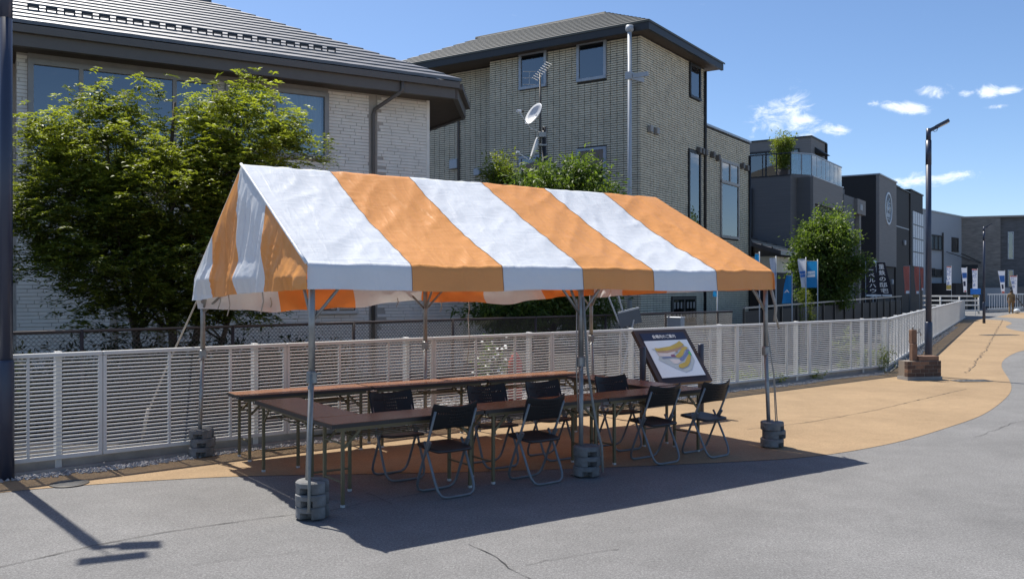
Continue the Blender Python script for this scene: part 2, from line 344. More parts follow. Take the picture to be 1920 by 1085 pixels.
# ================================================================== SETTING
# ------------------------------------------------------------------ ground
g = MB(); g.add([(-300, -60, 0), (500, -60, 0), (500, 700, 0), (-300, 700, 0)], [(0, 1, 2, 3)])
ground = struct(g.build('ground', M['asphalt']))
FA0 = Vector((-4.68, 8.35)); FAd = Vector((0.7655, 0.6434)); FAn = Vector((-0.6434, 0.7655))
FB0 = FA0 + FAd * 16.6; FBd = Vector((0.487, 0.873)).normalized(); FBn = Vector((-FBd.y, FBd.x))
def fa(s, n=0.0): p = FA0 + FAd * s + FAn * n; return (p.x, p.y)
def fb(s, n=0.0): p = FB0 + FBd * s + FBn * n; return (p.x, p.y)
def catmull(pts, k=8):
    out = []
    P = [pts[0]] + pts + [pts[-1]]
    for i in range(1, len(P) - 2):
        for j in range(k):
            t = j / k; a, b, c, d = P[i-1], P[i], P[i+1], P[i+2]
            out.append(tuple(0.5 * ((2*b[q]) + (-a[q]+c[q])*t + (2*a[q]-5*b[q]+4*c[q]-d[q])*t*t + (-a[q]+3*b[q]-3*c[q]+d[q])*t**3) for q in range(2)))
    out.append(tuple(pts[-1][:2])); return out
edge_px = [(-500, 990), (-200, 950), (0, 924), (95, 915), (244, 904), (420, 894.5), (560, 891), (700, 889), (880, 885), (1073, 879), (1273, 871), (1377, 866), (1480, 860), (1577, 849), (1687, 828), (1773, 803),
           (1842, 778), (1881, 751), (1896, 731), (1892, 712), (1878, 687), (1887, 671), (1920, 657), (1990, 646), (2080, 640)]
low = catmull([tuple(G(*p)[:2]) for p in edge_px])
up = catmull([tuple(G(*p)[:2]) for p in [(2080, 622), (1960, 625), (1920, 622), (1893, 617), (1886, 612), (1897, 606.5), (1880, 601), (1838, 599)]], 5)
poly = low + up + [fb(37, 0.02), fb(0, -0.05), fa(-5, -0.05)]
g = MB(); g.add([(p[0], p[1], 0.004) for p in poly], [tuple(range(len(poly)))])
tanp = struct(g.build('footpath', M['tan']))
far = [tuple(G(*p)[:2]) for p in [(1868, 594.5), (1890, 590), (1908, 586.5), (2050, 586), (2050, 597), (1930, 598)]]
g = MB(); g.add([(p[0], p[1], 0.004) for p in far], [tuple(range(len(far)))]); struct(g.build('footpath_far', M['tan']))
yard = [fa(-14, 0.12), fa(16.6, 0.12), fb(0, 0.12), fb(42, 0.12), (24, 72), (-30, 72), (-30, 8)]
g = MB(); g.add([(p[0], p[1], 0.006) for p in yard], [tuple(range(len(yard)))]); struct(g.build('yard_ground', M['yard']))

# concrete kerb under the fence, loose gravel in front of it
k = MB()
for a, b in [(fa(-6, .10), fa(16.55, .10)), (fb(0.1, .10), fb(42, .10))]:
    a3 = Vector((*a, 0.06)); b3 = Vector((*b, 0.06)); k.beam(a3, b3, 0.12, 0.13)
struct(k.build('concrete_kerb', M['concrete']))
k = MB()
for a, b in [(fa(-6, -.06), fa(16.3, -.06))]: k.beam(Vector((*a, 0.02)), Vector((*b, 0.02)), 0.05, 0.04)
struct(k.build('edging_strip', M['concrete']))
k = MB()
octv = np.array([(1,0,0),(-1,0,0),(0,1,0),(0,-1,0),(0,0,1),(0,0,-1)], float)
octf = [(0,2,4),(2,1,4),(1,3,4),(3,0,4),(2,0,5),(1,2,5),(3,1,5),(0,3,5)]
def stone(cx, cy, r):
    a = rng.uniform(0, 6.28); c, s_ = math.cos(a), math.sin(a); sc = np.array([r * rng.uniform(.8, 1.4), r * rng.uniform(.7, 1.1), r * rng.uniform(.5, .8)])
    v = octv * sc * rng.uniform(.75, 1.15, (6, 1)); v = np.stack([v[:,0]*c - v[:,1]*s_ + cx, v[:,0]*s_ + v[:,1]*c + cy, v[:,2] + r * .45], 1)
    k.add([tuple(q) for q in v], octf)
for i in range(5200):
    s_ = rng.uniform(-0.6, 16) if i % 3 else rng.uniform(0, 7)
    n = -rng.beta(1.6, 2.0) * (0.20 + 0.07 * math.sin(s_ * 2.1)) - 0.085; x, y = fa(s_, n); stone(x, y, rng.uniform(.011, .025))
for i in range(2600):
    s_ = rng.uniform(5.2, 9.5); x, y = fa(s_, rng.uniform(.5, 2.4)); stone(x, y, rng.uniform(.012, .03))
for i in range(500):
    s_ = rng.uniform(1, 26); x, y = fb(s_, -rng.uniform(.02, .2)); stone(x, y, rng.uniform(.015, .05))
gv = stuff(k.build('gravel', M['gravel'])); gv['label'] = 'pale loose gravel along the foot of the white louvre fence'; gv['category'] = 'gravel'

# hairline cracks and joints in the surfacing
def crack(px, wd, z, jit=0.02):
    pts = [G(*p) for p in px]; m_ = MB(); dense = []
    for a, b in zip(pts, pts[1:]):
        n = max(2, int((b - a).length / 0.07))
        for i in range(n): dense.append(a.lerp(b, i / n))
    dense.append(pts[-1]); vs = []; fs = []
    ph = random.random() * 50
    for i, p in enumerate(dense):
        d = (dense[min(i+1, len(dense)-1)] - dense[max(i-1, 0)]).normalized(); n = Vector((-d.y, d.x, 0))
        q = p + n * (noise.noise((i * .21, ph, 0)) * jit + noise.noise((i * .8, ph, 3)) * jit * .4); ww = wd * (0.35 + 0.9 * abs(noise.noise((i * .37, ph, 7))) * 1.6)
        vs += [(q.x - n.x*ww, q.y - n.y*ww, z), (q.x + n.x*ww, q.y + n.y*ww, z)]
        if i: fs.append((2*i-2, 2*i-1, 2*i+1, 2*i))
    m_.add(vs, fs); struct(m_.build('surface_crack', M['crack']))
crack([(-60, 1078), (60, 1050), (180, 1022), (300, 1000), (420, 982), (560, 963)], 0.006, 0.005)
crack([(620, 958), (700, 940), (830, 920)], 0.004, 0.005)
crack([(690, 925), (740, 945)], 0.003, 0.005, 0.05)
crack([(880, 1020), (940, 1052), (1000, 1090)], 0.004, 0.005, 0.04)
crack([(985, 1060), (1080, 1042), (1160, 1030)], 0.003, 0.005, 0.06)
crack([(360, 1060), (420, 1052), (560, 1034)], 0.002, 0.005, 0.04)
crack([(1400, 806), (1520, 792), (1640, 770), (1780, 737), (1812, 730)], 0.007, 0.009)
crack([(1812, 700), (1850, 655), (1880, 600)], 0.012, 0.009, 0.08)
crack([(1830, 820), (1880, 800), (1920, 788)], 0.004, 0.005, 0.06)

# ------------------------------------------------------------------ white louvre fence
post_mb = MB(); post_mb.bev(-0.03, 0.03, -0.025, 0.045, 0.0, 1.15, 0.004); POST = post_mb.mesh('post', M['fence_white'])
sl_mb = MB(); sl_mb.add([(0,-.005,-.0085),(1,-.005,-.0085),(1,.003,-.0075),(0,.003,-.0075),(0,-.005,.0075),(1,-.005,.0075),(1,.003,.0085),(0,.003,.0085)],
      [(0,3,2,1),(4,5,6,7),(0,1,5,4),(1,2,6,5),(2,3,7,6),(3,0,4,7)]); SLAT = sl_mb.mesh('slat', M['fence_white'])
st_mb = MB(); st_mb.box(-0.017, 0.017, -0.022, 0.016, 0.155, 1.098); STILE = st_mb.mesh('stile', M['fence_white'])
mu_mb = MB(); mu_mb.box(-0.011, 0.011, -0.020, 0.014, 0.155, 1.098); MUNT = mu_mb.mesh('mullion', M['fence_white'])
NS = 25; PITCH = 0.0375
def louvre_fence(root, posts, joints, single):
    for s_ in posts: link('post', POST, root, (s_, 0.055, 0))
    bulk = MB()
    for k_, (a, b) in enumerate(zip(joints, joints[1:])):
        t = MB(); t.bev(a + .003, b - .003, -0.028, 0.028, 1.10, 1.14, 0.005); t.build('top_rail', M['fence_white'], root)
        t = MB(); t.bev(a + .003, b - .003, -0.022, 0.018, 0.115, 0.155, 0.004); t.build('bottom_rail', M['fence_white'], root)
        for x in (a + .020, b - .020): link('stile', STILE, root, (x, 0, 0))
        for q in (1/3, 2/3): link('mullion', MUNT, root, (a + (b - a) * q, 0, 0))
        for i in range(NS):
            z = 0.178 + i * PITCH
            if k_ < single:
                o = link('slat', SLAT, root, (a + .037, 0, z)); o.scale = (b - a - .074, 1, 1)
            else:
                m_ = [(x * (b - a - .074) + a + .037, y, zz + z) for x, y, zz in sl_mb.v]; bulk.add(m_, sl_mb.f)
    if bulk.v: stuff(bulk.build('distant_slats', M['fence_white'], root))
pA = [-3.6, -1.6, 0.40, 2.41, 4.42, 6.48, 8.6, 10.84, 13.2, 15.65, 16.58]
jA = [-3.2, -1.2, 0.79, 2.76, 4.79, 6.85, 9.0, 11.25, 13.55, 15.85, 16.58]
fence_a = thing('louvre_fence', 'long white louvre fence running behind the tent to the corner by the brick tap base', 'fence', (FA0.x, FA0.y, 0), math.atan2(FAd.y, FAd.x))
louvre_fence(fence_a, pA, jA, 10)
fence_b = thing('louvre_fence', 'white louvre fence climbing away past the lamp post beside the tan path', 'fence', (FB0.x, FB0.y, 0), math.atan2(FBd.y, FBd.x))
louvre_fence(fence_b, [0.1 + 2.0 * i for i in range(19)], [0.05 + 2.0 * i for i in range(20)], 6)

# ------------------------------------------------------------------ brown chain-link fence
CF0 = Vector((-5.77, 10.3)); CFd = Vector((0.725, 0.689)).normalized()
cf = thing('chain_link_fence', 'brown chain-link fence in front of the houses and trees', 'fence', (CF0.x, CF0.y, 0), math.atan2(CFd.y, CFd.x))
CFH = 1.245
for x in [-1.2 + 1.95 * i for i in range(9)]:
    MB().tube([(x, 0, 0), (x, 0, CFH + .02)], 0.024, 8).build('post', M['brown_steel'], cf, True)
MB().tube([(-3, 0, CFH), (15.0, 0, CFH)], 0.02, 8).build('top_rail', M['brown_steel'], cf, True)
wm = MB(); p = 0.058
n = int(18 / p)
for i in range(-22, n):
    for sgn in (1, -1):
        x0 = -3 + i * p if sgn > 0 else -3 + (i + 22) * p
        z0, z1 = 0.12, CFH - .02; x1 = x0 + sgn * (z1 - z0)
        if x0 < -3: z0 += (-3 - x0); x0 = -3
        if sgn > 0 and x1 > 15: z1 -= (x1 - 15); x1 = 15
        if sgn < 0 and x0 > 15: z0 += x0 - 15; x0 = 15
        if sgn < 0 and x1 < -3: z1 -= (-3 - x1); x1 = -3
        if z1 > z0: wm.beam((x0, .012 * sgn * .25, z0), (x1, .012 * sgn * .25, z1), 0.0038, 0.0038)
stuff(wm.build('wire_mesh', M['wire'], cf))
# grey rail fence further along, where the flags stand
rf0 = D(1395, 21.6); rf1 = D(1690, 44.0)
rf = thing('rail_fence', 'dark metal rail fence below the row of flags and the round tree', 'fence', (rf0.x, rf0.y, 0), math.atan2(rf1.y - rf0.y, rf1.x - rf0.x))
rl = (rf1 - rf0).length
MB().beam((0, 0, 1.30), (rl, 0, 1.42), 0.05, 0.045).build('top_rail', M['frame_grey'], rf)
for i in range(16):
    x = rl * i / 15; MB().beam((x, 0, 0), (x, 0, 1.28 + .12 * i / 15), 0.05, 0.05).build('post', M['metal_dark'], rf)
pn = MB(); pn.box(0.05, rl - .05, 0.03, 0.05, 0.1, 1.22); pn.build('dark_panel', M['blackwall'], rf)

# ================================================================== HOUSES
def window(root, x0, x1, z0, z1, y, fm, splits=(), fw=0.06, name='window', back='room', proud=0.05, curtain=None):
    """window standing on the wall face y (outside is -y): frame, panes, dark room behind"""
    f = MB(); yo, yi = y - proud, y + 0.02
    f.box(x0, x1, yo, yi, z1 - fw, z1); f.box(x0, x1, yo - .02, yi, z0, z0 + fw); f.box(x0, x0 + fw, yo + .002, yi, z0 + fw, z1 - fw); f.box(x1 - fw, x1, yo + .002, yi, z0 + fw, z1 - fw)
    o = f.build(name, fm, root)
    xs = [x0 + fw] + [s_ for s_ in splits] + [x1 - fw]
    for s_ in splits: MB().box(s_ - fw * .4, s_ + fw * .4, yo + .004, yi, z0 + fw, z1 - fw).build('mullion', fm, o)
    for a, b in zip(xs, xs[1:]):
        a2 = a + (fw * .4 if a != x0 + fw else 0); b2 = b - (fw * .4 if b != x1 - fw else 0)
        MB().add([(a2, y - proud * .45, z0 + fw), (b2, y - proud * .45, z0 + fw), (b2, y - proud * .45, z1 - fw), (a2, y - proud * .45, z1 - fw)], [(0, 1, 2, 3)]).build('pane', M['glass'], o)
    MB().add([(x0 + fw, y - .004, z0 + fw), (x1 - fw, y - .004, z0 + fw), (x1 - fw, y - .004, z1 - fw), (x0 + fw, y - .004, z1 - fw)], [(0, 1, 2, 3)]).build('dark_interior', M[back], o)
    if curtain:
        a, b = curtain
        MB().grid(lambda i, j: (a + (b - a) * i, y - .012 + .006 * math.sin(i * 60), z0 + fw + (z1 - z0 - 2*fw) * j), 60, 1).build('curtain', M['curtain'], o)
    return o
def siding(mb, x0, x1, z0, z1, bw, bh, gap, opens, T, proud=0.014, stagger=True, top=None, gz=None):
    gz = gap if gz is None else gz
    """rows of siding blocks; T maps (x, outward, z) to local coordinates"""
    nz_ = int((z1 - z0) / bh)
    for r in range(nz_):
        z = z0 + r * bh; x = x0 - (random.random() * bw if stagger else 0)
        while x < x1 - 0.01:
            wdt = bw * (random.choice((.6, .8, 1, 1, 1.2)) if stagger else 1)
            a, b = max(x, x0), min(x + wdt - gap, x1); x += wdt
            if b - a < 0.02: continue
            zt = z + bh - gz
            if any(a < o[1] + .02 and b > o[0] - .02 and z < o[3] + .01 and zt > o[2] - .01 for o in opens):
                # trim against openings
                cut = [o for o in opens if a < o[1] + .02 and b > o[0] - .02 and z < o[3] + .01 and zt > o[2] - .01][0]
                if a < cut[0] - .04: b = cut[0] - .005
                elif b > cut[1] + .04: a = cut[1] + .005
                else: continue
            if top and top(a) < zt: continue
            h = proud * random.uniform(.6, 1.25)
            mb.add([T(a,0,z), T(b,0,z), T(b,0,zt), T(a,0,zt), T(a+.003,h,z+.003), T(b-.003,h,z+.003), T(b-.003,h,zt-.003), T(a+.003,h,zt-.003)],
                   [(4,5,6,7),(0,1,5,4),(1,2,6,5),(2,3,7,6),(3,0,4,7)])
class Wall:
    """plan line through P along unit direction d: photo pixel to local x and z"""
    def __init__(s, P, d): s.P = P; s.d = d
    def x(s, px): r = (px - CX) / F; return (r * s.P.y - s.P.x) / (s.d.x - r * s.d.y)
    def z(s, px, py): return CH + (CY - py) * (s.P.y + s.d.y * s.x(px)) / F

# ------------------------------------------------------------------ house 1 (white siding, dark tiled hip roof)
A1 = Vector((0.861, 0.509)).normalized(); O1 = Vector((-1.755, 18.68)); W1 = Wall(O1, A1)
h1 = thing('white_house', 'two-storey house with white block siding and dark tiled hip roof behind the big tree', 'house', (O1.x, O1.y, 0), math.atan2(A1.y, A1.x))
X = W1.x
w1 = (X(52), X(406), 3.5, 5.60); w2 = (X(421), X(614), W1.z(610, 302), 5.60); w3 = (X(593), X(669), 1.27, 2.25)
wl = MB(); wl.box(-7.55, 0.0, 0.0, 7.0, 0.0, 5.80); wl.box(0.0, 0.82, 0.0, 6.0, 0, 2.95); wl.box(-12, -7.55, 0.9, 7, 0, 5.8)
wl.build('wall', M['joint_w'], h1)
sd = MB(); siding(sd, -7.55, 0.0, 0.1, 5.72, 0.40, 0.064, 0.008, [w1, w2, w3, (X(696)-.05, X(706)+.01, 0, 6), (X(212)-.05, X(212)+.02, 0, 6)], lambda x, h, z: (x, -h, z))
siding(sd, 0.0, 0.82, 0.1, 2.93, 0.40, 0.064, 0.008, [], lambda x, h, z: (x, -h, z))
stuff(sd.build('siding_blocks', M['brick_w'], h1))
cn = MB(); cn.box(-0.05, 0.02, -0.022, 0.05, 2.95, 5.7); cn.build('corner_trim', M['brick_w'], h1)
window(h1, *w1, -0.012, M['frame_grey'], (X(151.5), X(326)), 0.085, proud=0.09)
window(h1, *w2, -0.012, M['frame_grey'], (X(512),), 0.085, proud=0.09, curtain=(X(520), X(602)))
window(h1, *w3, -0.012, M['frame_white'], ((X(593) + X(669)) / 2,), 0.06, proud=0.07)
lt = MB(); lt.box(w1[0], w2[1], -0.05, 0.0, 5.605, 5.70); lt.build('lintel_band', M['frame_grey'], h1)
# eaves
EX, EY, CHX, CHY, ZE = 0.30, -0.55, 1.39, 1.18, 6.0
sf = MB(); sf.poly([(-13, EY), (EX, EY), (CHX, CHY), (CHX, 8), (-13, 8)], 5.70, 5.73); sf.build('soffit', M['soffit'], h1)
fa1 = MB(); fa1.box(-13, EX, EY - .10, EY, 5.66, 5.98); fa1.build('fascia', M['fascia'], h1)
gt = MB(); gt.box(-13, EX + .06, EY - .20, EY - .102, 5.86, 5.985); gt.build('gutter', M['fascia'], h1)
for x in (-7.9, -5.55, -4.1, -1.0, -0.12): MB().box(x, x + .035, EY - .204, EY - .1, 5.855, 5.989).build('gutter_joint', M['fascia'], h1)
dv = Vector((CHX - EX, CHY - EY, 0)).normalized(); nv = Vector((dv.y, -dv.x, 0))
pa = Vector((EX, EY, 5.82)) + nv * .05; pb = Vector((CHX, CHY, 5.82)) + nv * .05
MB().beam(pa, pb, 0.10, 0.31).build('fascia', M['fascia'], h1)
MB().beam(pa + nv * .10 + Vector((0, 0, .10)), pb + nv * .10 + Vector((0, 0, .10)), 0.10, 0.11).build('gutter', M['fascia'], h1)
MB().box(CHX, CHX + .1, CHY, 8, 5.66, 5.98).build('fascia', M['fascia'], h1)
# roof: one strip of tiles for each course
PT = 0.5; RISE = 4.1; NC = 16; dy = RISE / NC
TY = EY - 0.16
for c in range(NC):
    y0 = TY + c * dy; y1 = y0 + dy * 1.25; z0 = ZE + c * dy * PT + .012; z1 = z0 + dy * 1.25 * PT * .80; th = .06
    xe = EX + .12 - c * dy; seg = 0.30; nseg = int((xe + 13) / seg); m_ = MB()
    vs = []; fs = []
    for i in range(nseg + 1):
        x = xe - i * seg; wv = 0.003 * (i % 2)
        vs += [(x, y0 - wv, z0 + wv), (x, y0 - wv, z0 + th + wv), (x - (.0 if i else dy), y1, z1 + th + wv * .5)]
        if i: o = 3 * i; fs += [(o-3, o-2, o+1, o), (o-2, o-1, o+2, o+1)]
    m_.add(vs, fs); m_.add([vs[0], vs[1], vs[2], (vs[2][0], vs[2][1], z0)], [(0, 3, 2, 1)]); m_.build('tile_course', M['tile1'], h1)
ap = (EX - RISE, EY + RISE, ZE + RISE * PT)
rb = MB(); rb.add([(EX, EY, ZE), (CHX, CHY, ZE), (CHX, 7.6, ZE), ap, (-13, EY, ZE), (-13, ap[1], ap[2] - .02), (-13, 7.6, ZE), (ap[0], ap[1] + .0, ap[2])],
     [(0, 1, 3), (1, 2, 3), (0, 3, 5, 4), (2, 6, 5, 3)]); rb.build('roof_deck', M['tile1'], h1)
MB().tube([(ap[0] + .05, ap[1], ap[2] + .05), (-13, ap[1], ap[2] + .05)], 0.09, 8).build('ridge_cap', M['tile1'], h1)
rc = MB(); rc.bev(ap[0] - .32, ap[0] + .12, ap[1] - .16, ap[1] + .1, ap[2] - .02, ap[2] + .18, .03); rc.build('ridge_end_tile', M['tile1'], h1)
sg = MB(); sg.box(-.09, .09, -.012, .012, .06, .095); sg.box(-.09, -.065, -.012, .012, 0, .06); sg.box(.065, .09, -.012, .012, 0, .06); SG = sg.mesh('snow_guard', M['black_trim'])
for i in range(20):
    c = 3; link('snow_guard', SG, h1, (-7.3 + i * 0.275, TY + c * dy + .04, ZE + c * dy * PT + .075))
# downpipe
dx = X(698); dp = MB(); dp.tube([(dx + .36, EY - .14, 5.86), (dx + .36, EY - .14, 5.68), (dx + .02, -.08, 5.38), (dx, -.06, 5.28), (dx, -.06, 0)], 0.038, 10); dp.build('downpipe', M['fascia'], h1, True)
MB().box(X(706) - .008, X(706) + .012, -.02, 0, 0, 5.7).build('panel_joint', M['joint_w'], h1)

# ------------------------------------------------------------------ house 2 (grey ribbed siding, hip roof)
e1 = Vector((-0.829, 0.559)); e2 = Vector((0.559, 0.829)); K2 = Vector((3.6, 25.0))
rz2 = math.atan2(-e1.y, -e1.x)
h2 = thing('grey_house', 'tall grey house with ribbed block siding and hip roof behind the tent', 'house', (K2.x, K2.y, 0), rz2)
WL = Wall(K2, -e1); WR = Wall(K2, e2); XL = WL.x; YR = WR.x
STEP = XL(919); ZT2 = 8.95
def rect(W, p0, p1, y0, y1):
    pm = (p0 + p1) / 2; return (W.x(p0), W.x(p1), W.z(pm, y1), W.z(pm, y0))
uA = rect(WL, 975, 1026, 98, 167); uB = rect(WL, 1083, 1138, 78, 152); lB = rect(WL, 1083, 1138, 278, 372); lA = rect(WL, 975, 1026, 292, 372)
rT = rect(WR, 1291, 1311, 123, 187); rN = rect(WR, 1289, 1311, 284, 470); rD = rect(WR, 1257, 1302, 556, 612)
lwU = rect(WR, 1349, 1383, 304, 347); lwB = rect(WR, 1349, 1383, 343, 448)
DB = 4.7; DB2 = YR(1405)
wl = MB(); wl.box(STEP, 0, 0, DB, 0, ZT2); wl.box(-11, STEP, 0.55, DB, 0, ZT2); wl.box(-8, -0.001, DB, DB2, 0, 7.08); wl.build('wall', M['joint_g'], h2)
sd = MB(); CW, RH = 0.212, 0.066
siding(sd, STEP, 0, 0.1, 8.9, CW, RH, 0.014, [uA, uB, lA, lB], lambda x, h, z: (x, -h, z), .018, False, gz=.018)
siding(sd, -11, STEP, 0.1, 8.9, CW, RH, 0.014, [], lambda x, h, z: (x, .55 - h, z), .018, False, gz=.018)
siding(sd, 0, DB, 0.1, 8.9, CW, RH, 0.014, [rT, rN, rD], lambda x, h, z: (h, x, z), .018, False, gz=.018)
siding(sd, DB, DB2, 0.1, 7.05, CW, RH, 0.014, [lwU, lwB, (DB - .1, DB + .15, 0, 9)], lambda x, h, z: (h, x, z), .018, False, gz=.018)
stuff(sd.build('siding_blocks', M['brick_g'], h2))
for r_ in (uA, uB, lA, lB): window(h2, *r_, -.012, M['frame_alu'], (), 0.08, proud=.07)
bl = MB()
for i in range(14): z = lB[2] + .1 + i * .085; bl.box(lB[0] + .09, lB[1] - .09, -.028, -.02, z, z + .05)
bl.build('blind', M['metal_dark'], h2)
def side_window(r_, fm, splits=(), **k_):
    e = bpy.data.objects.new('window_opening', None); COL.objects.link(e); e.parent = h2
    e.rotation_euler = (0, 0, R(90)); e.location = (0, 0, 0)
    return e
def window_r(root, r_, fm, splits=(), fw=.07, xf=0.0, proud=.06):
    """window on a wall that faces local +x; r_ = (y0, y1, z0, z1)"""
    y0, y1, z0, z1 = r_; f = MB(); xo = xf + proud
    f.box(xf - .02, xo, y0, y1, z1 - fw, z1); f.box(xf - .02, xo + .02, y0, y1, z0, z0 + fw); f.box(xf - .02, xo - .002, y0, y0 + fw, z0 + fw, z1 - fw); f.box(xf - .02, xo - .002, y1 - fw, y1, z0 + fw, z1 - fw)
    o = f.build('window', fm, root)
    xs = [y0 + fw] + list(splits) + [y1 - fw]
    for s_ in splits: MB().box(xf - .02, xo - .004, s_ - fw * .5, s_ + fw * .5, z0 + fw, z1 - fw).build('mullion', fm, o)
    for a, b in zip(xs, xs[1:]):
        MB().add([(xf + proud * .5, a, z0 + fw), (xf + proud * .5, b, z0 + fw), (xf + proud * .5, b, z1 - fw), (xf + proud * .5, a, z1 - fw)], [(0, 1, 2, 3)]).build('pane', M['glass'], o)
    MB().add([(xf + .004, y0 + fw, z0 + fw), (xf + .004, y1 - fw, z0 + fw), (xf + .004, y1 - fw, z1 - fw), (xf + .004, y0 + fw, z1 - fw)], [(0, 1, 2, 3)]).build('dark_interior', M['room'], o)
    return o
XF = .013
window_r(h2, rT, M['black_trim'], xf=XF); wn = window_r(h2, rN, M['black_trim'], xf=XF)
bz = MB(); bz.box(XF + .006, XF + .02, rN[0] + .08, rN[0] + .5, rN[2] + .1, rN[2] + 1.05); bz.build('roller_blind', M['curtain'], wn)
window_r(h2, lwU, M['frame_grey'], ((lwU[0] + lwU[1]) / 2,), xf=XF, fw=.09); window_r(h2, lwB, M['frame_grey'], xf=XF, fw=.09)
dd = window_r(h2, rD, M['metal_dark'], ((rD[0] + rD[1]) / 2,), xf=XF, fw=.1)
for i in range(7):
    for j in range(2):
        y = rD[0] + .18 + i * (rD[1] - rD[0] - .36) / 6; MB().box(XF + .04, XF + .055, y - .05, y + .05, rD[2] + .25 + j * .3, rD[2] + .45 + j * .3).build('lattice', M['frame_grey'], dd)
# vents, wall boxes, pipes
for (px, py) in [(1215, 243), (1227, 247)]:
    y = YR(px); z = WR.z(px, py); MB().bev(XF, .14, y - .09, y + .09, z - .1, z + .1, .02).build('vent_hood', M['frame_grey'], h2)
for (px, py) in [(1306, 283), (1312, 285), (1318, 287), (1332, 291), (1342, 297), (1388, 312), (1396, 316)]:
    y = YR(px); z = WR.z(px, py); MB().bev(XF, .16, y - .08, y + .08, z - .1, z + .1, .02).build('vent_hood', M['fascia'], h2)
for (px, py, s_) in [(834, 305, .16), (878, 320, .12)]:
    x = XL(px); z = WL.z(px, py); MB().bev(x - s_, x + s_, .42, .54, z - s_, z + s_, .02).build('wall_box', M['frame_alu'], h2)
MB().bev(STEP - .9, STEP - .35, .46, .56, 3.6, 5.1, .02).build('shutter_box', M['frame_alu'], h2)
MB().tube([(-.02 + .06, DB - .02, 0), (.06, DB - .02, 7.3), (.06, DB - .02, 8.8)], .05, 8).build('downpipe', M['black_trim'], h2, True)
MB().tube([(.06, DB2 - .12, 0), (.06, DB2 - .12, 6.6)], .045, 8).build('downpipe', M['black_trim'], h2, True)
MB().tube([(XL(818), .1, 8.75), (XL(818), .1, 8.55), (XL(842), .5, 8.35), (XL(842), .5, 0)], .04, 8).build('downpipe', M['fascia'], h2, True)
vx = XL(1187) + .2; MB().tube([(vx, -.62, 0), (vx, -.62, 8.86)], .06, 12).build('vent_pipe', M['pipe_white'], h2, True)
MB().tube([(vx, -.62, 8.82), (vx, -.62, 8.87), (vx, -.62, 9.0)], [.07, .115, .10], 12).build('vent_cap', M['pipe_white'], h2, True)
MB().bev(vx - .1, vx + .1, -.72, -.52, 7.50, 7.72, .02).build('pipe_clamp', M['pipe_white'], h2)
MB().beam((vx, -.60, 7.6), (vx + .12, .0, 7.6), .05, .12).build('bracket_arm', M['pipe_white'], h2); MB().box(vx + .11, vx + .56, -.66, -.60, 7.54, 7.66).build('bracket_arm', M['pipe_white'], h2)
MB().box(-8.1, .06, DB, DB2 + .05, 7.08, 7.15).build('parapet_cap', M['frame_alu'], h2)
# eaves and roof
OV = .42; ZR = 9.05
MB().poly([(-11.5, -OV), (OV, -OV), (OV, DB + OV), (-11.5, DB + OV)], 8.90, 8.93).build('soffit', M['soffit'], h2)
MB().box(-11.5, OV + .08, -OV - .08, -OV, 8.86, 9.09).build('fascia', M['black_trim'], h2)
MB().box(OV, OV + .08, -OV, DB + OV, 8.862, 9.088).build('fascia', M['black_trim'], h2)
half = (DB + 2 * OV) / 2; NC2 = 11; dy2 = half / NC2; PT2 = .5
lx = -10.2
for c in range(NC2):
    y0 = -OV - .1 + c * dy2; y1 = y0 + dy2 * 1.2; z0 = ZR + c * dy2 * PT2 + .01; z1 = z0 + dy2 * 1.2 * PT2 * .80; th = .06; xe = OV + .1 - c * dy2; xs_ = lx + c * dy2 * 1.2
    vs = []; fs = []; nseg = 34
    for i in range(nseg + 1):
        x = xe + (xs_ - xe) * i / nseg; wv = 0.0
        vs += [(x, y0 - wv, z0 + wv), (x, y0 - wv, z0 + th + wv), (x - (0 if i else dy2), y1, z1 + th)]
        if i: o = 3 * i; fs += [(o-3, o-2, o+1, o), (o-2, o-1, o+2, o+1)]
    MB().add(vs, fs).build('tile_course', M['tile2'], h2)
    # the hip side that faces right
    x0 = OV + .1 - c * dy2; x1 = x0 - dy2 * 1.2; ya = -OV - .1 + c * dy2; yb = DB + OV + .1 - c * dy2
    MB().add([(x0, ya, z0 + .002), (x0, yb, z0 + .002), (x0, yb, z0 + th), (x0, ya, z0 + th), (x1, ya + dy2, z1 + th), (x1, yb - dy2, z1 + th)], [(0, 1, 2, 3), (3, 2, 5, 4)]).build('tile_course', M['tile2'], h2)
zr = ZR + half * PT2
MB().add([(OV, -OV, ZR), (OV, DB + OV, ZR), (OV - half, DB / 2, zr), (lx, -OV, ZR), (lx + half, DB / 2, zr), (lx, DB + OV, ZR)], [(0, 1, 2), (0, 2, 4, 3), (1, 5, 4, 2), (3, 4, 5)]).build('roof_deck', M['tile2'], h2)
MB().tube([(OV - half, DB / 2, zr + .06), (lx + half, DB / 2, zr + .06)], .07, 8).build('ridge_cap', M['tile2'], h2)

# ------------------------------------------------------------------ house 3 (charcoal, roof terrace with glass railing)
C3 = Vector((13.1, 39.1)); ZP = 6.69
h3 = thing('charcoal_house', 'charcoal house with a glass-railed roof terrace beyond the grey house', 'house', (C3.x, C3.y, 0), rz2)
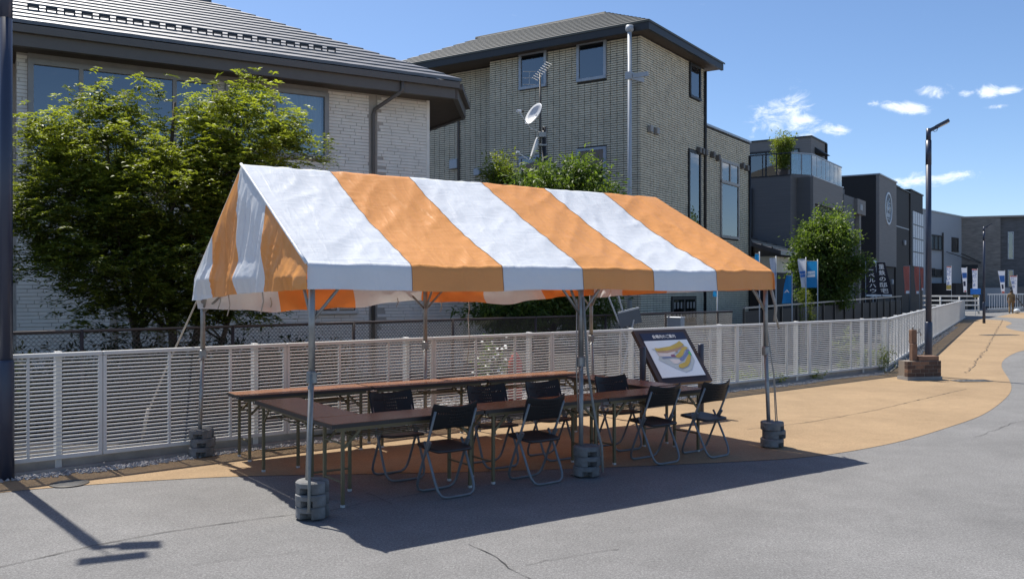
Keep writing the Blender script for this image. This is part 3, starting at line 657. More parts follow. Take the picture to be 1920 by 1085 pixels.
# local: x to the right along -e1, y away along e2
XA = -0.59; YA = -0.945
MB().box(XA - 7, XA, YA, 6, 0, ZP).build('wall', M['charcoal'], h3)
MB().box(XA, 0, 0.0, 6, 0, ZP).build('wall', M['charcoal'], h3)
s3 = MB(); s3.box(0.0, .12, .002, 5.2, 5.55, ZP - .002); s3.box(0, .12, .002, .30, 0, 5.55); s3.build('balcony_front', M['charcoal_lt'], h3)
MB().add([(.004, .3, 0), (.004, 5.2, 0), (.004, 5.2, 5.55), (.004, .3, 5.55)], [(0, 1, 2, 3)]).build('recess_shade', M['blackwall'], h3)  # flat black sheet: shade of the recess painted on, no depth behind
MB().box(.02, .10, 3.2, 5.2, 3.4, 3.5).build('balcony_rail', M['pipe_white'], h3)
MB().box(0.0, .15, 5.2, 7.4, 0, 6.38).build('side_block', M['charcoal'], h3)
MB().box(0, .3, 7.4, 9.2, 5.6, 6.35).build('porch_beam', M['charcoal_lt'], h3)
MB().box(0.0, .2, 8.2, 8.6, 0, 5.6).build('pillar', M['charcoal_lt'], h3)
for y in (9.0, 9.25): MB().box(.3, .34, y - 1.1, y - .95, 5.8, 6.1).build('vent_hood', M['pipe_white'], h3)
ppx = -2.3; MB().tube([(ppx - .45, YA - .06, 6.5), (ppx - .45, YA - .06, 6.3), (ppx, YA - .06, 6.22), (ppx, YA - .06, 2.7)], .05, 8).build('downpipe', M['black_trim'], h3, True)
# penthouse
P3 = D(1521, 42.0); rel = Vector((P3.x, P3.y)) - C3; pxx = rel.dot(-e1); pyy = rel.dot(e2); zt = zat(257, 42.0)
MB().box(pxx - 6, pxx, pyy, pyy + 2.54, ZP, zt).build('penthouse_wall', M['charcoal_lt'], h3)
MB().box(pxx - 6.05, pxx + .05, pyy - .05, pyy + 2.6, zt, zt + .06).build('penthouse_cap', M['black_trim'], h3)
MB().tube([(pxx + .05, pyy + 2.5, ZP), (pxx + .05, pyy + 2.5, zt)], .06, 8).build('downpipe', M['black_trim'], h3)
window(h3, pxx - 3.1, pxx - 1.2, ZP + .05, ZP + 1.75, pyy, M['black_trim'], (pxx - 2.15,), .09); window(h3, pxx - .95, pxx - .55, ZP + .6, ZP + 1.75, pyy, M['black_trim'], (), .06)
wr = window_r(h3, (pyy + .7, pyy + 1.8, ZP + .35, ZP + 1.5), M['black_trim'], ((pyy + 1.25),), xf=pxx)
MB().add([(pxx, pyy + .6, ZP + 1.85), (pxx, pyy + 1.9, ZP + 1.85), (pxx + .4, pyy + 1.9, ZP + 1.55), (pxx + .4, pyy + .6, ZP + 1.55), (pxx, pyy + .6, ZP + 1.55), (pxx, pyy + 1.9, ZP + 1.55)], [(0, 3, 2, 1), (0, 4, 3), (1, 2, 5), (3, 4, 5, 2)]).build('awning', M['black_trim'], wr)
# terrace railing
MB().box(XA - 7, XA, YA - .02, YA + .06, ZP, ZP + .05).build('parapet_cap', M['black_trim'], h3)
MB().box(-.02, .14, -.02, 5.3, ZP, ZP + .05).build('parapet_cap', M['frame_alu'], h3)
MB().beam((XA - 7, YA + .05, ZP + 1.0), (XA, YA + .05, ZP + 1.0), .04, .05).build('handrail', M['black_trim'], h3)
for i in range(8): MB().beam((XA - i * .62, YA + .05, ZP + .05), (XA - i * .62, YA + .05, ZP + 1), .04, .04).build('baluster', M['black_trim'], h3)
MB().beam((XA, YA + .05, ZP + 1.0), (.05, .05, ZP + 1.0), .04, .05).build('handrail', M['frame_alu'], h3)
MB().beam((.05, .05, ZP + 1.0), (.05, 5.25, ZP + 1.0), .04, .05).build('handrail', M['frame_alu'], h3)
q0 = Vector((XA, YA + .05)); q1 = Vector((.05, .05))
pts = [q0, q0.lerp(q1, .5), q1] + [Vector((.05, .05 + 5.2 * i / 7)) for i in range(1, 8)]
for a, b in zip(pts, pts[1:]):
    MB().beam((a.x, a.y, ZP + .08), (a.x, a.y, ZP + .98), .03, .03).build('baluster', M['frame_alu'], h3)
    u_ = (b - a).normalized() * .04; a2 = a + u_; b2 = b - u_
    MB().beam((a2.x, a2.y, ZP + .52), (b2.x, b2.y, ZP + .52), .012, .88).build('glass_panel', M['railglass'], h3)
# porch roof between the two houses
pr = MB(); pr.add([(-3.2, -4.2, 4.30), (0.0, -4.2, 3.30), (0.0, YA - .02, 3.30), (-3.2, YA - .02, 4.30), (0, -4.2, 3.14), (0, YA - .02, 3.14), (-3.2, -4.2, 4.14), (-3.2, YA - .02, 4.14)], [(0, 1, 2, 3), (1, 4, 5, 2), (0, 6, 4, 1), (6, 7, 5, 4)]); pr.build('porch_roof', M['tile1'], h3)
for i in range(7): x_ = -.35 - i * .42; MB().beam((x_, -4.2, 3.33 - x_ * .3125), (x_, YA - .04, 3.33 - x_ * .3125), .05, .05).build('roof_batten', M['tile1'], h3)
MB().box(-5.5, -.45, -3.8, YA - .02, 0, 2.45).build('porch_shade', M['blackwall'], h3)  # stands for the dark opening under the porch, its shade painted solid black
MB().box(-5.5, -.43, -3.82, -1.4, 2.45, 3.1).build('porch_frieze', M['brick_g'], h3)

# ------------------------------------------------------------------ house 4 (black, round emblem)
C4 = Vector((20.5, 50.1)); Z4 = 8.2
h4 = thing('black_house', 'black-clad house with a pale round tree emblem on its end wall', 'house', (C4.x, C4.y, 0), rz2)
MB().box(-9, -.02, 0, 7, 0, Z4 - .02).build('wall', M['blackwall'], h4)
MB().box(-.02, .15, .0, 4.8, 3.1, Z4).build('emblem_wall', M['charcoal_lt'], h4)
MB().box(-9.05, .2, -.06, 4.86, Z4, Z4 + .07).build('parapet_cap', M['frame_alu'], h4)
MB().box(-4, .05, 5.1, 9.5, 0, 8.0).build('wall', M['blackwall'], h4)
MB().box(-4, .12, 5.12, 9.55, 8.0, 8.06).build('parapet_cap', M['black_trim'], h4)
MB().box(0.051, .06, 5.2, 9.4, 5.6, 5.66).build('panel_joint', M['frame_alu'], h4)
MB().box(-4, .12, 9.5, 14.0, 0, 8.2).build('wall', M['blackwall'], h4)
MB().box(-4.05, .18, 9.46, 14.06, 8.2, 8.28).build('parapet_cap', M['black_trim'], h4)
for i in range(5):
    y = 10.2 + i * .78; MB().box(.121, .17, y, y + .6, 3.3, 6.9).build('window_light', M['emblem'], h4)
    for z in (4.2, 5.1, 6.0): MB().box(.171, .19, y, y + .6, z, z + .06).build('glazing_bar', M['black_trim'], h4)
for (y, z) in [(7.5, 4.7), (1.9, 2.4), (3.6, 2.2)]: MB().bev(.06, .2, y - .15, y + .15, z - .15, z + .15, .03).build('wall_lamp', M['pipe_white'], h4)
MB().box(.0, .5, 3.4, 4.4, .3, 1.1).build('heat_pump', M['pipe_white'], h4)
# emblem: ring, ground disc, bare-branched tree, arcs and a band of lettering
em = thing('round_emblem', 'pale oval-looking round emblem with a tree on the black house end wall', 'emblem', (0, 0, 0)); em.parent = None
cy4, cz4, er = 2.42, zat(392, 52.2), .95
def emb(y, z, off=.0): return (.152 + off, cy4 + y, cz4 + z)
def ring_mb(r0, r1, x0, x1, n=40):
    m_ = MB(); vs = []
    for i in range(n):
        a = 2 * math.pi * i / n
        for r_, x_ in ((r0, x0), (r1, x0), (r1, x1), (r0, x1)): vs.append(emb(math.cos(a) * r_, math.sin(a) * r_, x_))
    fs = []
    for i in range(n):
        j = (i + 1) % n
        for q in range(4): fs.append((i*4+q, j*4+q, j*4+(q+1) % 4, i*4+(q+1) % 4))
    return m_.add(vs, fs)
bpy.data.objects.remove(em)
em = MB().add([emb(math.cos(2*math.pi*i/40)*er, math.sin(2*math.pi*i/40)*er, .004) for i in range(40)], [tuple(range(40))]).build('emblem', M['emblem_bg'], h4)
ring_mb(er * .88, er, .0, .04).build('emblem_ring', M['emblem'], em)
tr = MB()
def stroke(pts, w_=.045): 
    for a, b in zip(pts, pts[1:]): tr.beam(emb(*a, .012), emb(*b, .012), w_, .012) if False else tr.tube([emb(*a, .012), emb(*b, .012)], w_ / 2, 5)
stroke([(-.35, -.35), (-.28, 0), (-.2, .45)]); stroke([(-.28, 0), (-.5, .3)]); stroke([(-.26, .15), (-.05, .4)]); stroke([(-.4, -.1), (-.55, .1)])
stroke([(.05, .45), (.25, .6)]); stroke([(.0, .2), (.3, .35), (.45, .3)]); stroke([(.1, .0), (.5, .08)])
for k_ in range(3): stroke([(-.35 + .1*k_ + .75*t/8, -.22 + .17 * math.sin(math.pi * t / 8) + .11*k_) for t in range(9)], .05)
for i in range(7): stroke([(-.5 + i*.155, -.52), (-.5 + i*.155, -.30)], .04)
for i in range(3): stroke([(-.5 + i*.36, -.30), (-.28 + i*.36, -.30)], .04); stroke([(-.5 + i*.36, -.41), (-.3 + i*.36, -.41)], .03)
stroke([(-.5, -.62), (.5, -.62)], .035)
tr.build('emblem_tree', M['emblem'], em)
MB().tube([(-1.5, -.25, 6.2), (-1.5, -.12, 6.2)], [.32, .36], 16).build('satellite_dish', M['charcoal_lt'], h4)

# ------------------------------------------------------------------ far houses
h5 = thing('pale_grey_house', 'pale grey panelled two-storey house behind the lamp post on the right', 'house', (*D(1738, 78)[:2], 0), 0.0)
d5 = (D(1826, 88) - D(1738, 78)); h5.rotation_euler = (0, 0, math.atan2(d5.y, d5.x)); l5 = d5.length
W5 = Wall(Vector((h5.location.x, h5.location.y)), Vector((d5.x, d5.y)).normalized())
MB().box(-1, l5 + .0, 0, 8, 0, 8.65).build('wall', M['paleblue'], h5); MB().box(-1.1, l5 + .1, -.1, 8.1, 8.65, 8.75).build('roof_edge', M['frame_alu'], h5)
MB().box(-.99, l5, -.03, 0, 5.05, 5.12).build('panel_joint', M['frame_alu'], h5)
for (a, b, y0, y1, sp) in [(1743, 1766, 441, 470, 2), (1784, 1796, 446, 473, 0), (1808, 1819, 450, 475, 1), (1743, 1752, 503, 520, 0), (1754, 1765, 505, 520, 0)]:
    x0, x1 = W5.x(a), W5.x(b); z0, z1 = W5.z((a+b)/2, y1), W5.z((a+b)/2, y0)
    window(h5, x0, x1, z0, z1, 0, M['metal_dark'], [x0 + (x1 - x0) * (i + 1) / (sp + 1) for i in range(sp)], .12, proud=.08, back='curtain' if sp else 'room')
MB().tube([(W5.x(1766), -.1, 0), (W5.x(1766), -.1, 6.9)], .07, 8).build('downpipe', M['metal_dark'], h5)
MB().box(W5.x(1742), W5.x(1774), -2.2, -.2, 0, 2.3).build('dark_lean_to', M['blackwall'], h5)
aw = MB()
for i in range(5): x = W5.x(1772) + i * 1.2; aw.beam((x, -.1, 5.2 - .1*i), (x + .4, -1.6, 4.6 - .1*i), .06, .06)
aw.beam((W5.x(1772), -1.4, 5.0), (W5.x(1805), -1.6, 4.3), .08, .08); aw.build('pergola_frame', M['metal_dark'], h5)
C6 = D(1876, 84); h6 = thing('stone_house', 'stone-clad flat-roofed house at the far right edge', 'house', (C6.x, C6.y, 0), R(-20))
MB().box(-6.0, 0, 0, 9, 0, 8.55).build('wall', M['stone'], h6)
MB().box(-6.1, 9.1, -.1, 9, 8.55, 8.7).build('parapet_cap', M['frame_grey'], h6)
MB().box(0.01, 9, .35, 9, 0, 8.55).build('wall', mat('stone_shaded', (0.115, 0.115, 0.118), .85, var=.35, scale=1.6, stretch=(1, 1, 5), bump=.6, bscale=3), h6)  # same cladding as the left face, with the face's shade put into its colour
window(h6, 0.65, 1.15, 4.6, 7.2, .35, M['frame_alu'], (), .08); window(h6, .65, 1.15, .6, 3.6, .35, M['frame_alu'], (), .08)
MB().box(-3.9, -1.9, -.04, .0, 2.3, 4.1).build('dark_window', M['room'], h6)
MB().box(-5, 3, -3, -.5, 0, 2.0).build('garage', M['charcoal'], h6); MB().box(-1.9, .3, -3.06, -3.0, .2, 1.9).build('garage_door', M['paleblue'], h6)
h7 = thing('distant_house', 'dim grey house end glimpsed behind the black house', 'house', (*D(1765, 100)[:2], 0), 0.2); MB().box(-12, 0, 0, 8, 0, 8).build('wall', M['charcoal_lt'], h7); MB().box(-12.1, .1, -.1, 8.1, 8, 8.12).build('roof_edge', M['frame_alu'], h7)

# ================================================================== TREES
def leaves(name, m, parent, lobes, n_cl, per, size, spread, asp=0.34, droop=0.25, seed=1, shell=0.45, top_young=0.5, frond=0):
    r = np.random.default_rng(seed)
    vol = np.array([l[3]*l[4]*l[5] for l in lobes]); pr_ = vol / vol.sum()
    idx = r.choice(len(lobes), n_cl, p=pr_); lb = np.array(lobes)[idx]
    d = r.normal(size=(n_cl, 3)); d /= np.linalg.norm(d, axis=1, keepdims=True)
    rad = (shell**3 + (1 - shell**3) * r.random(n_cl)) ** (1/3) * r.uniform(.86, 1.06, n_cl)
    cen = lb[:, :3] + d * rad[:, None] * lb[:, 3:6]
    ax = d * .7 + np.array([0, 0, .55]) + r.normal(scale=.35, size=(n_cl, 3)); ax /= np.linalg.norm(ax, axis=1, keepdims=True)
    zmin = cen[:, 2].min(); zmax = cen[:, 2].max()
    yc = np.clip(((cen[:, 2] - zmin) / (zmax - zmin) - .45) * 1.3, 0, 1) * top_young * (rad > .8) + r.random(n_cl) * .25  # upper outer clumps lighter: sunlit top put into the colour, plus random tone
    N = n_cl * per
    c = np.repeat(cen, per, 0); a = np.repeat(ax, per, 0); sp = np.repeat(r.uniform(.6, 1.35, n_cl) * spread, per)
    along = np.clip(r.normal(size=N) * 1.3, -1.9, 2.1); off = r.normal(size=(N, 3)) * np.array([.55, .55, .38])
    pos = c + (a * along[:, None] + off) * sp[:, None]
    ld = off + a * .4 + r.normal(scale=.5, size=(N, 3)); ld[:, 2] -= droop; ld /= np.linalg.norm(ld, axis=1, keepdims=True)
    if frond:
        # pinnate leaves: leaflets in pairs along an arching stalk, several stalks to a shoot
        K = frond; nf = N // K; per_f = per // K
        fc = np.repeat(cen, per_f, 0); fa2 = np.repeat(ax, per_f, 0)
        fd = fa2 * .55 + r.normal(scale=.62, size=(nf, 3)); fd[:, 2] = np.abs(fd[:, 2]) * .55 + .12; fd /= np.linalg.norm(fd, axis=1, keepdims=True)
        fb_ = fc + fa2 * (r.normal(size=nf) * spread * .95)[:, None] + r.normal(size=(nf, 3)) * spread * .42
        fl_ = r.uniform(.15, .27, nf)
        side = np.cross(fd, np.array([0, 0, 1.0])); side /= np.linalg.norm(side, axis=1, keepdims=True) + 1e-6
        tt = (np.arange(K) // 2 + 1) / (K / 2 + .5); sg = np.where(np.arange(K) % 2 == 0, 1.0, -1.0); sg[-1] = 0
        P = fb_[:, None, :] + fd[:, None, :] * (fl_[:, None] * tt[None, :])[:, :, None]; P[:, :, 2] -= (fl_[:, None] * .55 * tt[None, :] ** 2)
        Ld = fd[:, None, :] * .55 + side[:, None, :] * sg[None, :, None] + r.normal(scale=.16, size=(nf, K, 3)); Ld[:, :, 2] -= .25 * tt[None, :]
        pos = P.reshape(-1, 3); ld = Ld.reshape(-1, 3); ld /= np.linalg.norm(ld, axis=1, keepdims=True); N = nf * K
    nn = r.normal(size=(N, 3)) * (.35 if frond else .7) + np.array([0, 0, 1.0]); sd_ = np.cross(ld, nn); sd_ /= np.linalg.norm(sd_, axis=1, keepdims=True)
    up_ = np.cross(sd_, ld); ln = size * r.uniform(.65, 1.3, N)[:, None]
    v0 = pos; v1 = pos + ld * ln * .5 + sd_ * ln * asp * .5 + up_ * ln * .08; v2 = pos + ld * ln - up_ * ln * .06; v3 = pos + ld * ln * .5 - sd_ * ln * asp * .5 + up_ * ln * .08
    co = np.stack([v0, v1, v2, v3], 1).reshape(-1, 3)
    me = bpy.data.meshes.new(name); me.vertices.add(4*N); me.vertices.foreach_set('co', co.ravel())
    me.loops.add(4*N); me.loops.foreach_set('vertex_index', np.arange(4*N, dtype=np.int32)); me.polygons.add(N)
    me.polygons.foreach_set('loop_start', np.arange(0, 4*N, 4, dtype=np.int32)); me.polygons.foreach_set('loop_total', np.full(N, 4, dtype=np.int32))
    me.materials.append(m); me.update(calc_edges=True)
    at = me.attributes.new('sunlit_tone', 'FLOAT', 'FACE'); at.data.foreach_set('value', np.repeat(yc, N // n_cl).astype(np.float32))
    o = link(name, me, parent); return o, cen
def tree(label, base, lobes, n_cl, per, size, spread, m, stems, seed, cat='tree', name='broadleaf_tree', **k_):
    root = thing(name, label, cat, base)
    o, cen = leaves('crown', m, root, lobes, n_cl, per, size, spread, seed=seed, **k_)
    random.seed(seed)
    tk = MB()
    for (x, y, tx, ty, tz, r_) in stems:
        pts = [Vector((x, y, 0)).lerp(Vector((tx, ty, tz)), t / 6) + Vector((random.uniform(-.05, .05), random.uniform(-.05, .05), 0)) * (1 if 0 < t < 6 else 0) for t in range(7)]
        tk.tube(pts, [r_ * (1 - .75 * t / 6) for t in range(7)], 8)
    tk.build('trunk', M['bark'], root, True)
    br = MB(); sel = cen[np.random.default_rng(seed).choice(len(cen), min(70, len(cen)), replace=False)]
    for c_ in sel:
        s_ = random.choice(stems); t = min(.95, max(.25, (c_[2] / max(s_[4], .1)) * random.uniform(.45, .75)))
        a = Vector((s_[0], s_[1], 0)).lerp(Vector((s_[2], s_[3], s_[4])), t); b = Vector(c_); mid = a.lerp(b, .5) + Vector((0, 0, .12))
        br.tube([a, mid, b], [s_[5] * .35, s_[5] * .2, .004], 5, False)
    br.build('branches', M['bark'], root, True)
    return root
# big twin-crowned tree on the left
TB = D(310, 13.0)
def lob(px, py, d, wpx, hpx, dep):
    p = D(px, d, zat(py, d)); s_ = d / F; return (p.x - TB.x, p.y - TB.y, p.z, wpx * s_, dep, hpx * s_)
tree('large bushy ash-leaved tree with two crowns in front of the white house', TB,
     [lob(190, 290, 12.9, 105, 90, 1.0), lob(290, 205, 13.1, 26, 52, .35), lob(465, 265, 13.3, 95, 75, 1.0), lob(140, 410, 12.4, 100, 95, 1.0), lob(95, 275, 12.6, 40, 45, .5),
      lob(165, 195, 12.8, 40, 22, .4), lob(225, 185, 12.9, 34, 24, .4), lob(415, 190, 13.1, 46, 28, .4), lob(470, 175, 13.2, 30, 26, .3), lob(555, 265, 13.4, 38, 42, .5), lob(355, 235, 13.1, 40, 40, .4),
      lob(310, 380, 12.8, 130, 105, 1.1), lob(440, 360, 13.0, 100, 100, 1.0), lob(230, 490, 12.3, 130, 100, 1.0), lob(380, 500, 12.5, 120, 105, 1.0), lob(430, 565, 12.8, 110, 48, .8), lob(590, 300, 13.4, 22, 16, .3),
      lob(60, 350, 12.5, 30, 40, .5), lob(62, 420, 12.5, 42, 75, .6), lob(70, 500, 12.4, 40, 40, .5), lob(180, 600, 12.2, 60, 34, .5), lob(300, 610, 12.4, 60, 30, .5)],
     1650, 99, 0.072, 0.12, M['leaf_a'], [(-.3, 0, -.9, .1, 4.0, .07), (0, .1, .1, .1, 4.5, .08), (.25, -.05, 1.0, .2, 4.2, .07), (.5, .2, 1.3, .3, 3.4, .05)], 11, top_young=1.0, shell=.60, frond=11, asp=.36)
TB = D(1010, 18.2)
tree('dark glossy tree behind the tent ridge beside the satellite dishes', TB,
     [lob(1078, 348, 18.2, 56, 36, .8), lob(1010, 354, 18.0, 46, 38, .7), lob(1125, 385, 18.2, 50, 28, .7), lob(1040, 420, 18.2, 110, 80, 1.0), lob(1020, 520, 18.0, 120, 70, 1.0), lob(960, 580, 17.6, 85, 40, .7), lob(1090, 585, 17.8, 62, 42, .7)],
     430, 96, 0.12, 0.16, M['leaf_b'], [(0, 0, .1, 0, 3.6, .07), (.2, .1, .7, .1, 3.3, .05)], 12, asp=.3, droop=.5, top_young=.6)
TB = D(935, 18.6)
tree('small yellow-green shrub tree left of the dishes above the tent ridge', TB, [lob(935, 322, 18.6, 30, 26, .35), lob(940, 380, 18.6, 30, 60, .35)], 130, 46, 0.09, 0.11, M['leaf_c'], [(0, 0, 0, 0, 3.7, .04)], 13)
TB = D(1553, 31.5)
tree('round green street tree beside the blue and white flags', TB,
     [lob(1553, 470, 31.5, 55, 62, 1.0), lob(1553, 420, 31.5, 30, 30, .6), lob(1578, 500, 31.5, 36, 58, .9), lob(1520, 490, 31.5, 40, 55, .9), lob(1550, 545, 31.5, 52, 40, .9)],
     330, 92, 0.11, 0.17, M['leaf_b'], [(0, 0, .05, 0, 4.2, .09)], 14, asp=.5, top_young=.7)
# roof-terrace plant (stands on the terrace)
pb_ = D(1468, 39.6, ZP); rp = thing('potted_tree', 'potted slender tree on the glass-railed roof terrace', 'potted tree', pb_)
leaves('crown', M['leaf_c'], rp, [(0, 0, 1.55, .42, .4, .35), (-.05, 0, .75, .35, .35, .4), (.1, 0, 1.1, .35, .3, .3)], 110, 34, .12, .13, seed=15)
MB().tube([(0, 0, .3), (0, 0, 1.7)], .02, 6).build('trunk', M['bark'], rp); MB().tube([(0, 0, 0), (0, 0, .02), (0, 0, .4)], [.16, .2, .25], 14).build('pot', M['pot'], rp, True)
# weeds at the fence foot and climbers behind it
def weed(px, d, h, wd, n_, seed, label):
    r_ = thing('weed_clump', label, 'plant', D(px, d)); leaves('foliage', M['leaf_c'], r_, [(0, 0, h * .5, wd, .15, h * .5)], n_, 26, .055, .06, seed=seed)
    st = MB()
    for i in range(6): st.tube([(random.uniform(-wd, wd) * .5, 0, 0), (random.uniform(-wd, wd) * .8, 0, h * .8)], .005, 4)
    st.build('stems', M['leaf_c'], r_)
weed(1420, 16.5, .22, .5, 40, 31, 'low weeds under the fence just right of the tent pole')
weed(1510, 17.3, .18, .35, 26, 32, 'low weeds by the fence post between the tent and the brick base')
weed(1640, 18.9, .55, .4, 46, 33, 'taller weeds showing through the fence left of the brick base')
weed(1585, 18.7, .95, .25, 26, 34, 'thin climbing weeds behind the fence middle right')
weed(1505, 26.5, 2.0, .35, 60, 35, 'leafy shrub behind the dark rail fence under the white flag')

def behind(px, d): return D(px, d)
rb_ = behind(966, 13.9); ro_ = thing('red_canister', 'red canister with a cream block glimpsed through the fence slats behind the back table', 'canister', rb_)
MB().tube([(0, 0, 0), (0, 0, .02), (0, 0, .62), (0, 0, .72), (0, 0, .76)], [.09, .11, .11, .06, .03], 16).build('body', mat('red_paint', (.45, .06, .05), .5), ro_, True)
MB().bev(-.26, -.13, -.05, .05, .36, .56, .01).build('cream_block', mat('cream', (.72, .64, .48), .7), ro_); MB().tube([(-.195, 0, 0), (-.195, 0, .36)], .015, 6).build('stake', M['galv'], ro_)
fl = behind(925, 13.7); fo_ = thing('flowering_plant', 'white-flowered plant glimpsed through the fence left of the red canister', 'plant', fl)
leaves('foliage', M['leaf_b'], fo_, [(0, 0, .55, .22, .12, .40)], 26, 24, .06, .07, seed=41)
wf = MB()
for i in range(34):
    c_ = Vector((rng.normal() * .16, rng.normal() * .08, .35 + rng.random() * .65)); wf.tube([c_, c_ + Vector((.0, -.02, .03))], [.012, .026], 6)
wf.build('blossoms', mat('white_petal', (.8, .8, .76), .7), fo_); MB().tube([(0, 0, 0), (0, 0, .8)], .008, 5).build('stem', M['bark'], fo_)
es = behind(1178, 16.2); eo = thing('folded_stand', 'tilted dark panel on pale crossed legs just behind the fence left of the map board', 'stand', es, R(20))
MB().beam((-.20, 0, 1.18), (.24, 0, 1.28), .05, .26).build('panel', mat('slate_panel', (.06, .075, .10), .4), eo)
MB().beam((-.22, -.03, 1.33), (.2, -.03, 1.42), .03, .03).build('panel_rim', M['pipe_white'], eo)
for (a, b) in [((-.5, 0, 1.85), (.1, 0, .5)), ((-.30, .03, 2.0), (.22, .03, .35)), ((.1, -.02, 1.2), (-.2, -.02, 0)), ((.2, 0, .45), (.3, 0, 0))]: MB().tube([a, b], .018, 8).build('leg', M['pipe_white'], eo)
bx_ = behind(1267, 18.9); bo = thing('utility_cabinet', 'pale grey cabinet behind the chain-link fence above the map board', 'cabinet', bx_, R(-34))
MB().bev(-.16, .16, -.1, .1, 0, 1.14, .01).build('cabinet', M['paleblue'], bo); MB().bev(-.17, .17, -.11, .11, 1.141, 1.17, .008).build('lid', M['frame_alu'], bo)
# pale garden posts under the tree
for px, lb in ((214, 'left pale timber post under the big tree'), (302, 'right pale timber post under the big tree')):
    p_ = behind(px, 15.0); po_ = tag(MB().box(-.05, .05, -.05, .05, 0, 2.6).build('timber_post', mat('pale_timber', (.42, .35, .29), .8)), lb, 'post'); po_.location = p_
for i, (px, d, w_, h_, lb) in enumerate([(60, 11.0, 1.0, .85, 'dark low shrub behind the fence at the far left'), (230, 11.9, 1.1, .95, 'dark low shrub behind the fence under the big tree'), (400, 12.9, 1.1, .9, 'dark low shrub behind the fence beyond the back left pole'),
        (560, 14.0, 1.0, .8, 'dark low shrub behind the fence left of the small window')]):
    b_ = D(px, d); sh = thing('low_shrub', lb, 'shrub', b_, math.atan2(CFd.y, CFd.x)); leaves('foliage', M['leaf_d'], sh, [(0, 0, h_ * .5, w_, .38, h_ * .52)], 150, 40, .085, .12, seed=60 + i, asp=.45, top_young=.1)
    st = MB()
    for j in range(9): st.tube([(-w_ * .8 + w_ * 1.6 * j / 8, 0, 0), (-w_ * .8 + w_ * 1.6 * j / 8 + random.uniform(-.1, .1), random.uniform(-.1, .1), h_ * .8)], .012, 5)
    st.build('stems', M['bark'], sh)
# ================================================================== STREET LAMPS
def lamp(label, loc, rz, panel):
    r_ = thing('street_lamp', label, 'street lamp', loc, rz, 'navy street lamps along the path')
    MB().tube([(0, 0, 0), (0, 0, 1.08), (0, 0, 1.10)], [.070, .070, .060], 20).build('base_sleeve', M['navy'], r_, True)
    MB().tube([(0, 0, 1.09), (0, 0, 4.6)], [.058, .053], 18).build('pole', M['navy'], r_, True)
    MB().tube([(0, 0, 4.25), (0, 0, 4.74)], [.0565, .056], 18).build('collar', M['navy'], r_, True)
    MB().tube([(0, 0, 4.74), (0, 0, 4.98)], .047, 16).build('pole_top', M['navy'], r_, True)
    MB().beam((.0, 0, 4.93), (.17, 0, 5.01), .055, .065).build('arm', M['navy'], r_)
    hd = MB(); hd.beam((.13, 0, 4.995), (.37, 0, 5.115), .17, .055); ho = hd.build('lamp_head', M['navy'], r_)
    MB().beam((.20, 0, 4.999), (.355, 0, 5.076), .13, .012).build('lens', M['lens'], ho)
    MB().tube([(.07, 0, 4.94), (.11, 0, 4.91), (.15, 0, 4.92), (.17, 0, 4.99)], .006, 6).build('cable_loop', M['black_trim'], r_)
    if panel:
        MB().tube([(0, 0, 4.98), (0.02, 0, 5.48)], .008, 6).build('panel_rod', M['metal_dark'], r_)
        MB().beam((-.20, 0, 5.5), (.22, 0, 5.5), .15, .03).build('top_panel', M['navy'], r_)
    return r_
lamp('navy street lamp post cut by the left edge of the photo', (D(11, 8.22).x, 8.22, 0), R(24), True)
lamp('navy street lamp rising behind the brick tap base', (D(1741, 17.9).x, 17.9, 0), R(-24), False)
lamp('far navy street lamp near the khaki-clad walker', (D(1845, 46).x, 46, 0), R(-24), False)

